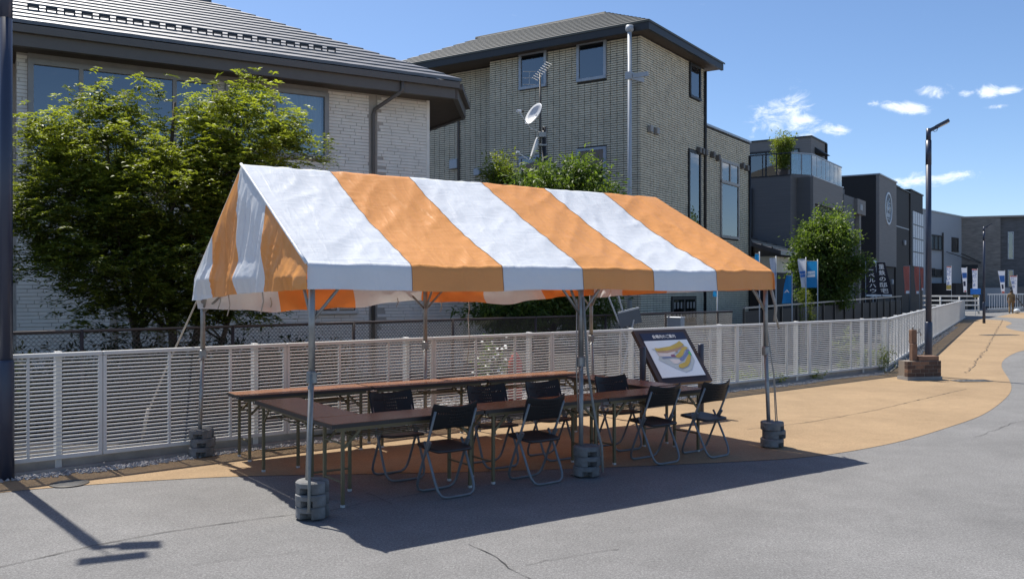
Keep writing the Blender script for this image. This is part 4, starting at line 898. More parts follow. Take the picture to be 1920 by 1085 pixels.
# ================================================================== TENT
T0 = G(580, 968); T0 = Vector((-1.565, 6.876, 0)); UA = math.atan2(0.5645, 0.8254)
Ud = Vector((math.cos(UA), math.sin(UA))); Vd = Vector((-Ud.y, Ud.x))
def TL(u, v, z=0.0): return Vector((T0.x + Ud.x*u + Vd.x*v, T0.y + Ud.y*u + Vd.y*v, z))
tent = thing('event_tent', 'orange and white striped event tent over the tables', 'tent', T0, UA)
LU, LV = 5.367, 3.03; ZF, ZB, ZRg = 1.95, 1.88, 2.885
prof = [(-.075, 1.752, 'v'), (-.07, ZF, 'e'), (LV / 2, ZRg, 'r'), (LV + .07, ZB, 'e2'), (LV + .075, 1.50, 'v2')]
def canopy_pt(fu, q):
    """fu 0..1 along the tent, q 0..1 front valance hem -> ridge -> back hem"""
    if q < .10: a, b, t, seg = prof[0], prof[1], q / .10, 0
    elif q < .5: a, b, t, seg = prof[1], prof[2], (q - .10) / .40, 1
    elif q < .9: a, b, t, seg = prof[2], prof[3], (q - .5) / .40, 2
    else: a, b, t, seg = prof[3], prof[4], (q - .9) / .10, 3
    v = a[0] + (b[0] - a[0]) * t; z = a[1] + (b[1] - a[1]) * t
    s_ = 1 - t if seg == 1 else (t if seg == 2 else 1.0)          # 0 ridge .. 1 eave
    u0 = -.045; u1 = 5.08 + (5.335 - 5.08) * s_; u = u0 + (u1 - u0) * fu
    edge = min(1, fu * 14, (1 - fu) * 14)
    if seg in (1, 2):
        sag = math.sin(math.pi * s_) * (.006 + .05 * math.sin(fu * 2 * math.pi) ** 2)
        w_ = .010 * noise.noise((u * 1.3, s_ * 2.0 + seg * 9, 1)) 
        dg_ = noise.noise((u * 3.3 + s_ * 5.0, s_ * 1.6 - u * .8, 4 + seg)); w_ += .010 * (1 - abs(dg_) * 2.2)
        dg2 = noise.noise((u * 6.5 - s_ * 3.0, s_ * 2.6, 14 + seg)); w_ += .0055 * (1 - abs(dg2) * 2)
        w_ += .008 * noise.noise((u * 9, s_ * 1.5, 2)) * math.exp(-s_ * 9) + .006 * noise.noise((u * 5 + 3, s_ * 3, 5)) * math.exp(-(1 - s_) * 6)
        w_ += .006 * noise.noise((u * 14, s_ * 9, 22)) * noise.noise((u * 1.1, s_ * 1.4, 31)) * 2
        fs_ = fu * 6; ds = abs(fs_ - round(fs_)) * .885
        w_ += (.0075 * noise.noise((u * 5 + s_ * 2, s_ * 17, 50)) + .004 * noise.noise((u * 9, s_ * 34, 61))) * math.exp(-ds / .075)
        nv_ = -.55 if seg == 1 else .55
        z -= sag * edge; z += w_ * .85 * max(edge, .25); v += nv_ * w_ * max(edge, .25)
        if s_ > .96: z -= (s_ - .96) * .05
    else:
        sgn = -1 if seg == 0 else 1
        tt = 1 - t if seg == 0 else t                                # 0 eave .. 1 hem
        bil = .022 * noise.noise((u * 1.1, tt, 7 + seg)) + .008 * noise.noise((u * 5, tt * 2, 3 + seg))
        v += sgn * tt * (.012 + bil) * edge; z -= .012 * tt * noise.noise((u * 2.2, 0, 40 + seg))
        if seg == 3: v -= tt * (.12 + .16 * noise.noise((u * 1.3, tt * 1.2, 5)) + .05 * noise.noise((u * 5, tt * 3, 8))); z -= .05 * tt * math.sin(math.pi * ((fu * 2) % 1)) - .05 * tt; z += tt * (.05 * noise.noise((u * 1.2, 9, 0)) + .03 * noise.noise((u * 3, 2, 0)) + .14 * fu)
        z -= .010 * math.sin(math.pi * fu * 2) ** 2
    z -= .014 * math.sin(math.pi * ((fu * 2) % 1)) * (1 if seg in (1, 2) else .6) * (.4 + .6 * s_)
    return (u, v, z)
NUQ = [0.0, .02, .04, .06, .08, .095, .105] + [.10 + .40 * i / 80 for i in range(1, 80)] + [.495, .5, .505] + [.5 + .40 * i / 24 for i in range(1, 24)] + [.895, .905, .92, .94, .96, .98, 1.0]
NUQ = sorted(set(NUQ))
for k_ in range(6):
    m_ = MB(); nu = 44; vs = []
    for q in NUQ:
        for i in range(nu + 1): vs.append(canopy_pt((k_ + i / nu) / 6, q))
    m_.add(vs, [(j*(nu+1)+i, j*(nu+1)+i+1, (j+1)*(nu+1)+i+1, (j+1)*(nu+1)+i) for j in range(len(NUQ)-1) for i in range(nu)])
    o = m_.build('canopy_stripe', M['orange_fab'] if k_ % 2 else M['white_fab'], tent, True); o['label'] = ('orange' if k_ % 2 else 'white') + ' canopy stripe running over the ridge'
    sm = MB()                                                         # stitched seam
    if k_: sm.tube([Vector(canopy_pt(k_ / 6, q)) + Vector((0, -.002, .002)) for q in NUQ if q <= .5], .0028, 4, False); sm.build('seam', M['seam'], tent)
# gable ends
def zslope(v): return ZF + (ZRg - ZF) * (v + .07) / (LV / 2 + .07) if v < LV / 2 else ZRg + (ZB - ZRg) * (v - LV / 2) / (LV / 2 + .07)
cuts = [-.088, .86, 1.58, 2.45, LV + .075]
for side in (0, 1):
    for k_ in range(4):
        a, b = cuts[k_], cuts[k_ + 1]; nvv = 34; nzz = 44
        def gp(i, j):
            v = a + (b - a) * i; zt_ = zslope(v) - .012; fv = (v + .075) / (LV + .15)
            zb_ = 1.748 + (1.63 - 1.748) * fv + .014 * noise.noise((v * 3, 0, 8)) + .02 * math.sin(math.pi * fv)
            s_ = j; z = zb_ + (zt_ - zb_) * s_
            ed = min(1, (zt_ - z) * 4, ) ; fo = noise.noise((v * 5.0 + z * 1.1, z * .9, 3 + side)) * .05 + (1 - 2.2 * abs(noise.noise((v * 7 + z * 2.8, z * .8, 6)))) * .032
            belly = .06 * max(0, 1 - abs(z - 1.85) / .16) * (.5 + .5 * math.sin(v * 5.2 + .6)) if z < 2.1 else 0
            dsp = (fo + belly * .9) * max(0, ed)
            vv = v + .02 * noise.noise((v * 2, z * 3, 12)) * ed * (1 if 0 < i < 1 else .6)
            if side == 0: return (-.047 - dsp, vv, z)
            ue = 5.08 + (5.335 - 5.08) * (1 - max(0, (z - ZF)) / (ZRg - ZF)) if z > ZF else 5.335
            return (ue + dsp * .6, vv, z)
        o = MB().grid(gp, nvv, nzz).build('gable_panel', M['white_fab'] if k_ % 2 else M['orange_fab'], tent, True); o['label'] = ('white' if k_ % 2 else 'orange') + ' gable panel of the tent'
hem = MB(); hem.tube([(-.052, v, zslope(v) + .004) for v in np.linspace(-.07, LV / 2, 14)], .014, 6); hem.build('gable_piping', M['white_fab'], tent, True)
# steel frame
PU = [0.0, LU / 2, LU]; front_lean = [(.055, .03), (.0, .0), (-.04, .0)]
for i, u in enumerate(PU):
    ut = min(u, 5.30) if i == 2 else (u + .02 if i == 0 else u)
    for v, zt_ in ((0, ZF), (LV, ZB)):
        p_ = MB(); p_.tube([(u - (.02 if i == 0 else 0), v, 0), (ut, v, 1.12)], .022, 12); p_.build('pole', M['galv'], tent, True)
        p_ = MB(); p_.tube([(ut, v, 1.05), (ut, v, zt_ - .02)], .026, 12); p_.build('pole_sleeve', M['galv'], tent, True)
        c_ = MB(); c_.bev(ut - .034, ut + .034, v - .034, v + .034, 1.02, 1.12, .01); c_.tube([(ut - .03, v, 1.08), (ut + .075, v, 1.10)], .009, 6); c_.tube([(ut, v - .03, 1.05), (ut - .05, v - .05, .99)], .008, 6); c_.build('clamp', M['galv'], tent)
        p_ = MB(); p_.box(u - .07, u + .07, v - .07, v + .07, .004, .014); p_.build('foot_plate', M['galv'], tent)
        for sg_ in (-1, 1):
            if (i == 0 and sg_ < 0) or (i == 2 and sg_ > 0): continue
            MB().tube([(ut, v, 1.50), (ut + sg_ * .36, v, zt_ - .03)], .013, 8).build('knee_brace', M['galv'], tent, True)
        sgn = 1 if v == 0 else -1
        MB().tube([(ut, v, 1.50), (ut, v + sgn * .38, zt_ + .16)], .013, 8).build('knee_brace', M['galv'], tent, True)
        ur = ut if i != 2 else 5.12
        MB().tube([(ut, v, zt_ - .045), (ur, LV / 2, ZRg - .075)], .017, 10).build('rafter', M['galv'], tent, True)
for v, zt_ in ((0, ZF), (LV, ZB)): MB().tube([(0, v, zt_ - .035), (5.3, v, zt_ - .035)], .018, 10).build('eave_pipe', M['galv'], tent, True)
MB().tube([(0, LV / 2, ZRg - .075), (5.1, LV / 2, ZRg - .075)], .018, 10).build('ridge_pipe', M['galv'], tent, True)
for u in (.01, 5.28): MB().tube([(u, 0, ZF - .05), (u, LV, ZB - .05)], .015, 8).build('tie_pipe', M['galv'], tent, True)
# ties and guy straps
def rope(pts, r_, name='tie_cord', m='rope'):
    MB().tube(pts, r_, 6).build(name, M[m], tent, True)
rope([(.02, LV, 1.72), (-.02, LV + .12, 1.60), (-.20, LV + .62, .9), (-.34, LV + .92, .35), (-.38, LV + 1.0, .05)], .010, 'guy_strap')
rope([(-.33, LV + .90, .42), (-.37, LV + .98, .12)], .019, 'guy_strap')
for (u, v, z, dz) in [(-.05, 2.2, 1.72, .16), (-.05, 1.9, 1.70, .2), (-.05, .95, 1.76, .22), (1.9, LV, 1.66, .12), (3.3, LV, 1.66, .3), (2.3, LV, 1.66, .12), (2.9, LV, 1.62, .15), (.75, LV, 1.66, .14)]:
    rope([(u, v, z), (u + .01, v - .01, z - dz * .5), (u - .012, v, z - dz)], .0055)
rope([(3.3, LV, 1.4), (3.31, LV - .01, 1.1), (3.28, LV, .8)], .004)
rope([(0.0, -.035, 1.1), (-.04, -.10, .6), (-.07, -.178, .30), (-.075, -.182, .08)], .012, 'strap', 'strap')
rope([(PU[1], -.035, 1.68), (PU[1] + .03, -.06, 1.0), (PU[1] + .075, -.13, .5), (PU[1] + .105, -.178, .29), (PU[1] + .115, -.180, .05)], .012, 'strap', 'strap')
rope([(PU[1] - .05, .0, 1.66), (PU[1] - .04, .02, 1.0), (PU[1] - .01, .03, .6)], .006)
for q in (.06, .10): rope([(LU - .06, -.02, 1.30), (LU - .0 + q * .3, -.04, .8), (LU + q * .7, -.05, .26)], .006, 'guy_rope')
rope([(LU - .01, -.03, 1.76), (LU + .03, -.05, 1.62), (LU + .05, -.04, 1.45), (LU + .10, -.05, 1.32)], .012)
rope([(LU - .02, -.03, 1.76), (LU + .035, -.06, 1.55), (LU + .02, -.05, 1.4)], .016)

# ------------------------------------------------------------------ cast weights at the poles
def weight_mesh(seed):
    n = 48; r_ = random.Random(seed); m_ = MB()
    def rad(a, low):
        # hand slots front and back in the lower half, pole slot on one side through the full height
        q = abs((a + math.pi) % (2*math.pi) - math.pi); 
        if low and (q < .30 or abs(q - math.pi) < .30): return .05
        b = abs((a - 1.6 + math.pi) % (2*math.pi) - math.pi)
        if b < .20: return .03
        return .126
    lv = [(0.0, -.006, 1), (.006, 0, 1), (.048, 0, 1), (.050, 0, 0), (.082, 0, 0), (.091, -.010, 0)]
    vs = []; fs = []
    for z, dr, low in lv:
        for i in range(n):
            a = 2 * math.pi * i / n; q = rad(a, low) + dr + r_.uniform(-.0015, .0015); vs.append((q * math.cos(a), q * math.sin(a), z))
    for k_ in range(len(lv) - 1):
        for i in range(n): j = (i + 1) % n; fs.append((k_*n+i, k_*n+j, k_*n+n+j, k_*n+n+i))
    for base, z, rev in ((0, 0.0, True), ((len(lv)-1)*n, .087, False)):
        vs.append((0, 0, z)); c_ = len(vs) - 1
        for i in range(n):
            j = (i + 1) % n; fs.append((base+j, base+i, c_) if rev else (base+i, base+j, c_))
    m_.add(vs, fs); me = m_.mesh('weight', M['iron'], True)
    try: me.set_sharp_from_angle(angle=R(40))
    except Exception: pass
    return me
WM = [weight_mesh(i) for i in range(3)]
stacks = [('front left', TL(-.005, -.055), 'pole nearest the camera'), ('front middle', TL(PU[1] + .02, -.055), 'middle front pole'), ('front right', TL(LU + .02, -.03), 'right front pole'), ('back left', TL(0, LV - .03), 'back left pole')]
lvl = ['bottom', 'middle', 'top']
for nm, p_, ph in stacks:
    for i in range(3):
        o = link('tent_weight', WM[i]); o.location = (p_.x + random.uniform(-.012, .012), p_.y + random.uniform(-.012, .012), .015 + i * .0915)
        o.rotation_euler = (0, 0, R(-98 if nm == 'front left' else -80) + random.uniform(-.22, .22) + (.5 if nm == 'front right' else 0))
        tag(o, f'{lvl[i]} round cast weight of the stack at the tent\'s {ph}', 'weight', 'cast weights stacked at the tent poles')

# ================================================================== TABLES
TLn, TWd, TH = 1.462, 0.445, 0.68
def make_table():
    t = thing('folding_table', '', 'table', (0, 0, 0), 0, 'brown folding tables under the tent')
    hx, hy = TLn / 2, TWd / 2
    MB().bev(-hx + .012, hx - .012, -hy + .012, hy - .012, TH - .030, TH, .003).build('table_top', M['laminate'], t)
    e = MB()
    for (a, b, c_, d_) in ((-hx, hx, -hy, -hy + .011), (-hx, hx, hy - .011, hy), (-hx, -hx + .011, -hy + .011, hy - .011), (hx - .011, hx, -hy + .011, hy - .011)): e.box(a + .002, b - .002, c_, d_, TH - .034, TH - .003)
    e.build('edge_band', M['edge'], t)
    for y in (-hy + .05, hy - .05): MB().box(-hx + .06, hx - .06, y - .012, y + .012, TH - .066, TH - .032).build('apron_rail', M['olive'], t)
    for sx in (-1, 1):
        for sy in (-1, 1):
            x = sx * (hx - .12); y = sy * (hy - .05)
            lg = MB(); lg.bev(x - .0135, x + .0135, y - .0135, y + .0135, .018, TH - .034, .003); lo = lg.build('leg', M['olive'], t)
            MB().bev(x - .016, x + .016, y - .016, y + .016, 0, .024, .004).build('foot_cap', M['cap'], lo)
            MB().beam((x - sx * .015, y, TH - .20), (x - sx * .17, y, TH - .05), .012, .022).build('leg_brace', M['olive'], t)
        x = sx * (hx - .12); MB().tube([(x, -hy + .06, .20), (x, hy - .06, .20)], .009, 8).build('stretcher', M['olive'], t)
        MB().tube([(x, -hy + .06, TH - .17), (x, hy - .06, TH - .17)], .008, 8).build('stretcher', M['olive'], t)
    rk = MB()
    for i in range(4): y = -.12 + i * .08; rk.tube([(-hx + .26, y, TH - .13), (hx - .26, y, TH - .13)], .005, 6)
    for x in (-hx + .26, 0, hx - .26): rk.tube([(x, -.16, TH - .04), (x, -.15, TH - .132), (x, .15, TH - .132), (x, .16, TH - .04)], .005, 6)
    rk.build('under_shelf', M['olive'], t)
    return t
tb = make_table(); first = [True]
def put_table(u, v, rz, label):
    p_ = TL(u, v)
    if first[0]: first[0] = False; tb.location = p_; tb.rotation_euler = (0, 0, UA + rz); tb['label'] = label; return tb
    return dup(tb, p_, UA + rz, label)
fa_ = math.atan2(.13, 4.4)
for i, nm in enumerate(['brown folding table in the front row nearest the camera', 'brown folding table in the middle of the front row', 'brown folding table at the right end of the front row']):
    c_ = .2 + TLn / 2 + i * (TLn + .012); put_table(c_, .05 + TWd / 2 + c_ * .032, fa_, nm)
put_table(.44, .50 + TLn / 2, R(90), 'brown folding table set crosswise at the left end')
for i, nm in enumerate(['brown folding table at the left end of the back row by the fence', 'brown folding table in the middle of the back row by the fence', 'brown folding table at the right end of the back row by the fence']):
    c_ = .2 + TLn / 2 + i * (TLn + .012); put_table(c_, 2.36 + TWd / 2 - i * .02, R(-.5), nm)
put_table(4.40, .68 + TLn / 2, R(90), 'brown folding table set crosswise at the right end near the map board')

# ================================================================== CHAIRS
def make_chair():
    c = thing('folding_chair', '', 'chair', (0, 0, 0), 0, 'black folding chairs at the tables')
    # local +y is where the sitter faces
    wv = .205
    f = MB(); pts = [(-wv, -.150, .735), (-wv, -.02, .44), (-wv, .122, .135), (-wv + .006, .148, .075), (-wv + .028, .166, .033), (-wv + .062, .174, .016), (-wv + .10, .175, .013), (wv - .10, .175, .013), (wv - .062, .174, .016), (wv - .028, .166, .033), (wv - .006, .148, .075), (wv, .122, .135), (wv, -.02, .44), (wv, -.150, .735)]
    f.tube(pts, .0115, 10); f.build('front_leg_frame', M['chrome'], c, True)
    w2_ = .190
    f = MB(); pts = [(-w2_, .05, .46), (-w2_, .02, .41), (-w2_, -.122, .135), (-w2_ + .006, -.150, .075), (-w2_ + .028, -.168, .033), (-w2_ + .062, -.177, .016), (-w2_ + .10, -.178, .013), (w2_ - .10, -.178, .013), (w2_ - .062, -.177, .016), (w2_ - .028, -.168, .033), (w2_ - .006, -.150, .075), (w2_, -.122, .135), (w2_, .02, .41), (w2_, .05, .46)]
    f.tube(pts, .0115, 10); f.build('rear_leg_frame', M['chrome'], c, True)
    for s_ in (-1, 1): MB().beam((s_ * .198, -.05, .47), (s_ * .198, .0, .39), .022, .035).build('hinge_bracket', M['chrome'], c)
    # seat: rounded, slightly dished slab
    def sp(i, j):
        x = (i - .5) * 2; y = (j - .5) * 2; m_ = 1 - .10 * abs(y) ** 4; 
        return (x * .185 * m_, .03 + y * .185 * (1 - .07 * abs(x) ** 4), .415 - .012 * (1 - x*x) * (1 - y*y) + .012 * y)
    s_ = MB(); s_.grid(sp, 12, 12); o = s_.build('seat', M['seat'], c, True); md = o.modifiers.new('thick', 'SOLIDIFY'); md.thickness = .022; md.offset = -1
    # perforated, curved backrest
    nx, nz_ = 62, 20; vs = []; fs = []
    for j in range(nz_ + 1):
        for i in range(nx + 1):
            x = (i / nx - .5) * 2; q = j / nz_; rnd = 1 - .06 * abs(2*q - 1) ** 6
            z = .585 + .185 * q; z -= .018 * (x * x) * (-1 if q > .5 else 1) * abs(2*q-1)
            vs.append((x * .225 * rnd, -.082 - .075 * q - .055 * (1 - x * x) + .012, z + .012 * x * x * q))
    for j in range(nz_):
        for i in range(nx):
            hole = (i % 3 == 1) and (j % 3 == 1) and 4 <= j <= 16 and ((20 <= i <= 42) or (7 <= i <= 55 and j == 13))
            if not hole: fs.append((j*(nx+1)+i, j*(nx+1)+i+1, (j+1)*(nx+1)+i+1, (j+1)*(nx+1)+i))
    b = MB(); b.add(vs, fs); o = b.build('backrest', M['black_plastic'], c, True); md = o.modifiers.new('thick', 'SOLIDIFY'); md.thickness = .010; md.offset = 0
    return c
ch = make_chair(); cf_ = [True]
def put_chair(u, v, rz, label):
    p_ = TL(u, v)
    if cf_[0]: cf_[0] = False; ch.location = p_; ch.rotation_euler = (0, 0, UA + rz); ch['label'] = label; return
    dup(ch, p_, UA + rz, label)
put_chair(1.26, .07, R(3), 'black folding chair nearest the camera, its back to us')
put_chair(2.19, .04, R(4), 'black folding chair just left of the middle front pole, its back to us')
put_chair(3.74, .11, R(2), 'second black folding chair from the right along the front table')
put_chair(4.42, .06, R(5), 'rightmost black folding chair along the front table')
put_chair(1.22, .90, R(181), 'leftmost chair behind the front table, perforated back towards the fence')
put_chair(2.26, .86, R(178), 'second chair from the left behind the front table')
put_chair(2.97, .86, R(182), 'third chair from the left behind the front table, by the middle pole')
put_chair(3.92, .88, R(179), 'rightmost chair behind the front table, near the crosswise table')

# ================================================================== MAP BOARD
mbr = thing('map_board', 'slanted dark-framed site map board with a yellow block plan by the fence', 'map board', TL(5.965, 2.1), UA)
ox = 5.965; oy = 2.1
hw = .485; yt, zt_ = .27, 1.20; yb, zb_ = -.25, .52
ex = Vector((1, 0, 0)); ey = Vector((0, yt - yb, zt_ - zb_)); bh = ey.length; ey.normalize(); ez = ex.cross(ey); oc = Vector((0, (yt + yb) / 2, (zt_ + zb_) / 2))
def BP(x, y, z): return tuple(oc + ex * x + ey * y + ez * z)
def bbox(x0, x1, y0, y1, z0, z1, name, m, par):
    vs = [BP(x, y, z) for z in (z0, z1) for (x, y) in ((x0, y0), (x1, y0), (x1, y1), (x0, y1))]
    return MB().add(vs, [(3,2,1,0),(4,5,6,7),(0,1,5,4),(1,2,6,5),(2,3,7,6),(3,0,4,7)]).build(name, m, par)
bbox(-hw, hw, -bh/2, bh/2, -.05, 0, 'frame', M['board_wood'], mbr)
ix, iy0, iy1 = .40, -.335, .36
bbox(-ix - .012, ix + .012, iy0 - .012, iy1 + .012, 0, .006, 'inner_border', M['map_navy'], mbr)
sheet = bbox(-ix, ix, iy0, iy1 - .115, .006, .010, 'map_sheet', M['map_white'], mbr)
hdr = bbox(-ix, ix, iy1 - .113, iy1, .006, .010, 'title_strip', M['map_navy'], mbr)
bm_ = frame_mtx(BP(0, iy1 - .057, .0125), ex, ey)
text_obj('title_lettering', '会場内のご案内', .062, M['print_white'], hdr, bm_)
MX, MY = 800., 560.   # map drawing space read off the photo, y down
def mp_(x, y): return BP(-ix + ix * 2 * x / MX, (iy1 - .118) + (iy0 - iy1 + .118) * y / MY, 0)
def blob(pts, name, m, z): 
    MB().add([tuple(Vector(mp_(*p)) + ez * z) for p in pts], [tuple(range(len(pts) - 1, -1, -1))]).build(name, M[m], sheet)
blob([(60, 120), (140, 118), (420, 90), (640, 20), (700, 100), (745, 120), (740, 330), (600, 470), (470, 500), (330, 440), (90, 290), (130, 240), (110, 150)], 'map_ground', 'map_grey', .0115)
blob([(130, 150), (440, 125), (480, 180), (360, 250), (140, 240)], 'map_ground', 'map_pink', .0125); blob([(280, 290), (430, 300), (520, 320), (390, 370), (330, 360)], 'map_ground', 'map_pink', .0125)
blob([(130, 160), (310, 170), (470, 140), (640, 85), (700, 140), (690, 160), (620, 130), (480, 170), (310, 195), (150, 185)], 'map_road', 'map_tan', .0130)
blob([(120, 110), (200, 118), (420, 95), (560, 55), (640, 15), (690, 80), (600, 110), (440, 145), (300, 165), (130, 160)], 'map_block', 'map_yellow', .0136)
blob([(430, 245), (520, 200), (620, 130), (680, 110), (720, 120), (715, 145), (650, 170), (560, 250), (480, 280), (430, 270)], 'map_block', 'map_yellow', .0136)
blob([(390, 400), (420, 375), (540, 350), (620, 280), (690, 230), (710, 260), (640, 350), (560, 410), (440, 440), (390, 425)], 'map_block', 'map_yellow', .0136)
blob([(470, 300), (560, 265), (690, 165), (735, 160), (735, 185), (620, 260), (530, 320), (470, 325)], 'map_road', 'map_blue', .0133)
blob([(350, 225), (420, 220), (430, 265), (345, 262)], 'map_block', 'map_plum', .0139); blob([(460, 165), (510, 155), (515, 185), (470, 190)], 'map_block', 'map_tan', .0139)
blob([(690, 195), (735, 190), (735, 245), (700, 250)], 'map_block', 'map_green', .0139); blob([(160, 255), (340, 255), (340, 268), (180, 270)], 'map_road', 'map_blue', .0136)
for (u, xx) in ((0, -hw - .055), (1, hw + .055)):
    po = MB(); po.tube([(xx, .02, 0), (xx, .02, .985), (xx, .02, 1.0)], [.042, .042, .036], 16); po.build('post', M['navy'], mbr, True)
    MB().tube([(xx, .02, .80), (xx - math.copysign(.1, xx), .02, .80)], .014, 8).build('pivot', M['galv'], mbr)

# ================================================================== BRICK TAP BASE
bb = G(1735, 713); tp = thing('tap_stand', 'brick tap base with a short tap post at the bend of the white fence', 'tap stand', (bb.x, bb.y, 0), R(12))
MB().box(-.40, .36, -.02, .30, 0, .07).build('concrete_footing', M['concrete'], tp)
MB().box(-.385, .345, 0, .28, .07, .37).build('mortar_core', M['mortar'], tp)
for r_ in range(4):
    x = -.392 - (.09 if r_ % 2 else 0); z = .074 + r_ * .075
    while x < .35:
        a, b = max(x, -.392), min(x + .185, .352)
        if b - a > .03: MB().bev(a, b - .010, -.010, .09, z, z + .066, .004).build('brick', random.choice((M['brick_red'], M['brick_dk'], M['brick_dk'])), tp)
        x += .19
    for y in (.10, .20): MB().bev(.26, .356, y, y + .09, z, z + .066, .004).build('brick', random.choice((M['brick_red'], M['brick_dk'])), tp)
MB().bev(-.12, .32, .02, .28, .372, .375 + .085, .008).build('basin_block', M['brick_red'], tp)
MB().bev(-.235, -.125, .06, .16, .372, .70, .006).build('post_foot', M['brick_red'], tp); MB().bev(-.225, -.115, .09, .19, .702, .97, .006).build('tap_post', M['brick_red'], tp)
tpp = MB(); tpp.tube([(-.12, .12, .92), (-.03, .12, .92), (-.01, .12, .90), (-.005, .12, .85)], .014, 8); tpp.tube([(-.05, .12, .93), (-.05, .12, .97)], .01, 8); tpp.tube([(-.08, .12, .975), (-.02, .12, .975)], .008, 8); tpp.build('tap', M['galv'], tp, True)
tpp = MB(); tpp.tube([(-.18, .13, .97), (-.18, .13, 1.02), (-.15, .11, 1.05)], [.02, .014, .01], 8); tpp.build('top_tap', M['galv'], tp, True)
# ground fittings
def grate(px, py, wd, dp, label, nb):
    p_ = G(px, py); r_ = thing('drain_grate', label, 'drain grate', (p_.x, p_.y, .010), R(8))
    MB().box(-wd/2, wd/2, -dp/2, dp/2, -.003, .001).build('dark_pit', M['black_trim'], r_)
    for i in range(nb + 1): x = -wd/2 + wd * i / nb; MB().box(x - .015, x + .015, -dp/2, dp/2, .001, .008).build('bar', M['iron'], r_)
    for y in (-dp/2, dp/2): MB().box(-wd/2 - .015, wd/2 + .015, y - .015, y + .015, .0015, .009).build('rim', M['iron'], r_)
grate(1822, 715, .66, .26, 'slotted drain grate in the tan path near the brick base', 6)
grate(1873, 628.5, 1.3, .5, 'far slotted drain grate in the tan path near the right edge', 9)
mh = G(130, 907.5); mo = thing('manhole_cover', 'round manhole cover in the tan strip beside the left lamp post', 'manhole cover', (mh.x, mh.y, .006))
MB().tube([(0, 0, 0), (0, 0, .003), (0, 0, .005)], [.165, .165, .160], 32).build('cover', M['metal_dark'], mo, True)
for i in range(6): MB().box(-.11, .11, -.115 + i * .04, -.105 + i * .04, .0052, .008).build('tread_rib', M['iron'], mo)
cap = G(237, 862); co_ = thing('pipe_cap', 'small white capped pipe sticking out at the foot of the fence', 'pipe', (cap.x, cap.y, 0)); MB().tube([(0, 0, 0), (0, 0, .09)], .022, 12).build('pipe', M['cap'], co_, True); MB().tube([(0, 0, .085), (0, 0, .11), (0, 0, .115)], [.03, .03, .024], 12).build('cap', M['cap'], co_, True)
# ------------------------------------------------------------------ dish mast
dm = D(1017, 19.2); da = thing('antenna_mast', 'mast with two satellite dishes and a television aerial above the tent ridge', 'antenna', (dm.x, dm.y, 0))
MB().tube([(.04, 0, 0), (.04, 0, 5.25)], .05, 12).build('post', M['black_trim'], da, True)
MB().tube([(-.05, 0, 3.9), (-.05, 0, 6.4)], .02, 10).build('mast', M['metal_dark'], da, True)
MB().bev(-.09, .08, -.05, .05, 5.02, 5.14, .01).build('clamp', M['galv'], da); MB().bev(-.09, .1, -.05, .05, 4.83, 4.88, .01).build('clamp', M['galv'], da)
def dish(c, n_, r_, name):
    n_ = Vector(n_).normalized(); a = n_.cross(Vector((0, 0, 1))).normalized(); b = a.cross(n_); vs = []; fs = []; N, K = 28, 5
    for k_ in range(K + 1):
        q = k_ / K
        for i in range(N): t = 2*math.pi*i/N; vs.append(tuple(Vector(c) + (a * math.cos(t) * .88 + b * math.sin(t)) * r_ * q + n_ * (.09 * r_ / .25 * q * q - .05)))
    for k_ in range(K):
        for i in range(N): j = (i + 1) % N; fs.append((k_*N+i, k_*N+j, (k_+1)*N+j, (k_+1)*N+i))
    o = MB().add(vs, fs).build(name, M['dish'], da, True); md = o.modifiers.new('thick', 'SOLIDIFY'); md.thickness = .01
    return o, n_, b
d1, n1, b1 = dish((-.17, -.05, 5.50), (-.80, -.58, .55), .27, 'satellite_dish')
MB().tube([(-.06, 0, 5.15), (-.25, -.1, 5.2), (-.42, -.2, 5.4), (-.5, -.25, 5.52)], .010, 6).build('feed_arm', M['dish'], d1, True)
MB().tube([(-.47, -.2, 5.54), (-.55, -.26, 5.54)], .035, 10).build('feed_horn', M['dish'], d1); MB().tube([(-.40, -.2, 5.54), (-.45, -.2, 5.54)], .028, 10).build('feed_horn', M['metal_dark'], d1)
d2, _, _ = dish((-.16, .02, 4.78), (-.97, -.1, .30), .25, 'satellite_dish')
MB().tube([(-.16, 0, 4.5), (-.3, -.1, 4.52), (-.52, -.2, 4.66)], .009, 6).build('feed_arm', M['dish'], d2, True); MB().tube([(-.50, -.2, 4.66), (-.56, -.22, 4.67)], .03, 10).build('feed_horn', M['dish'], d2)
MB().tube([(-.05, 0, 5.4), (-.12, -.02, 5.46)], .015, 6).build('dish_bracket', M['galv'], d1); MB().tube([(-.05, 0, 4.75), (-.14, .02, 4.78)], .015, 6).build('dish_bracket', M['galv'], d2)
ae = MB(); ae.beam((-.16, 0, 6.28), (.14, 0, 6.62), .02, .02); ae.build('aerial_boom', M['galv'], da)
for i in range(9):
    t = i / 8; c_ = Vector((-.16, 0, 6.28)).lerp(Vector((.14, 0, 6.62)), t); MB().tube([c_ + Vector((-.06, .12, .06)), c_ + Vector((.06, -.12, -.06))], .006, 5).build('aerial_element', M['galv'], da)
for z in (6.16, 6.3, 6.44): MB().tube([(-.42, 0, z), (-.14, 0, z)], .005, 5).build('reflector_rod', M['galv'], da)
MB().tube([(-.28, 0, 6.16), (-.28, 0, 6.44)], .006, 5).build('reflector_bar', M['galv'], da)

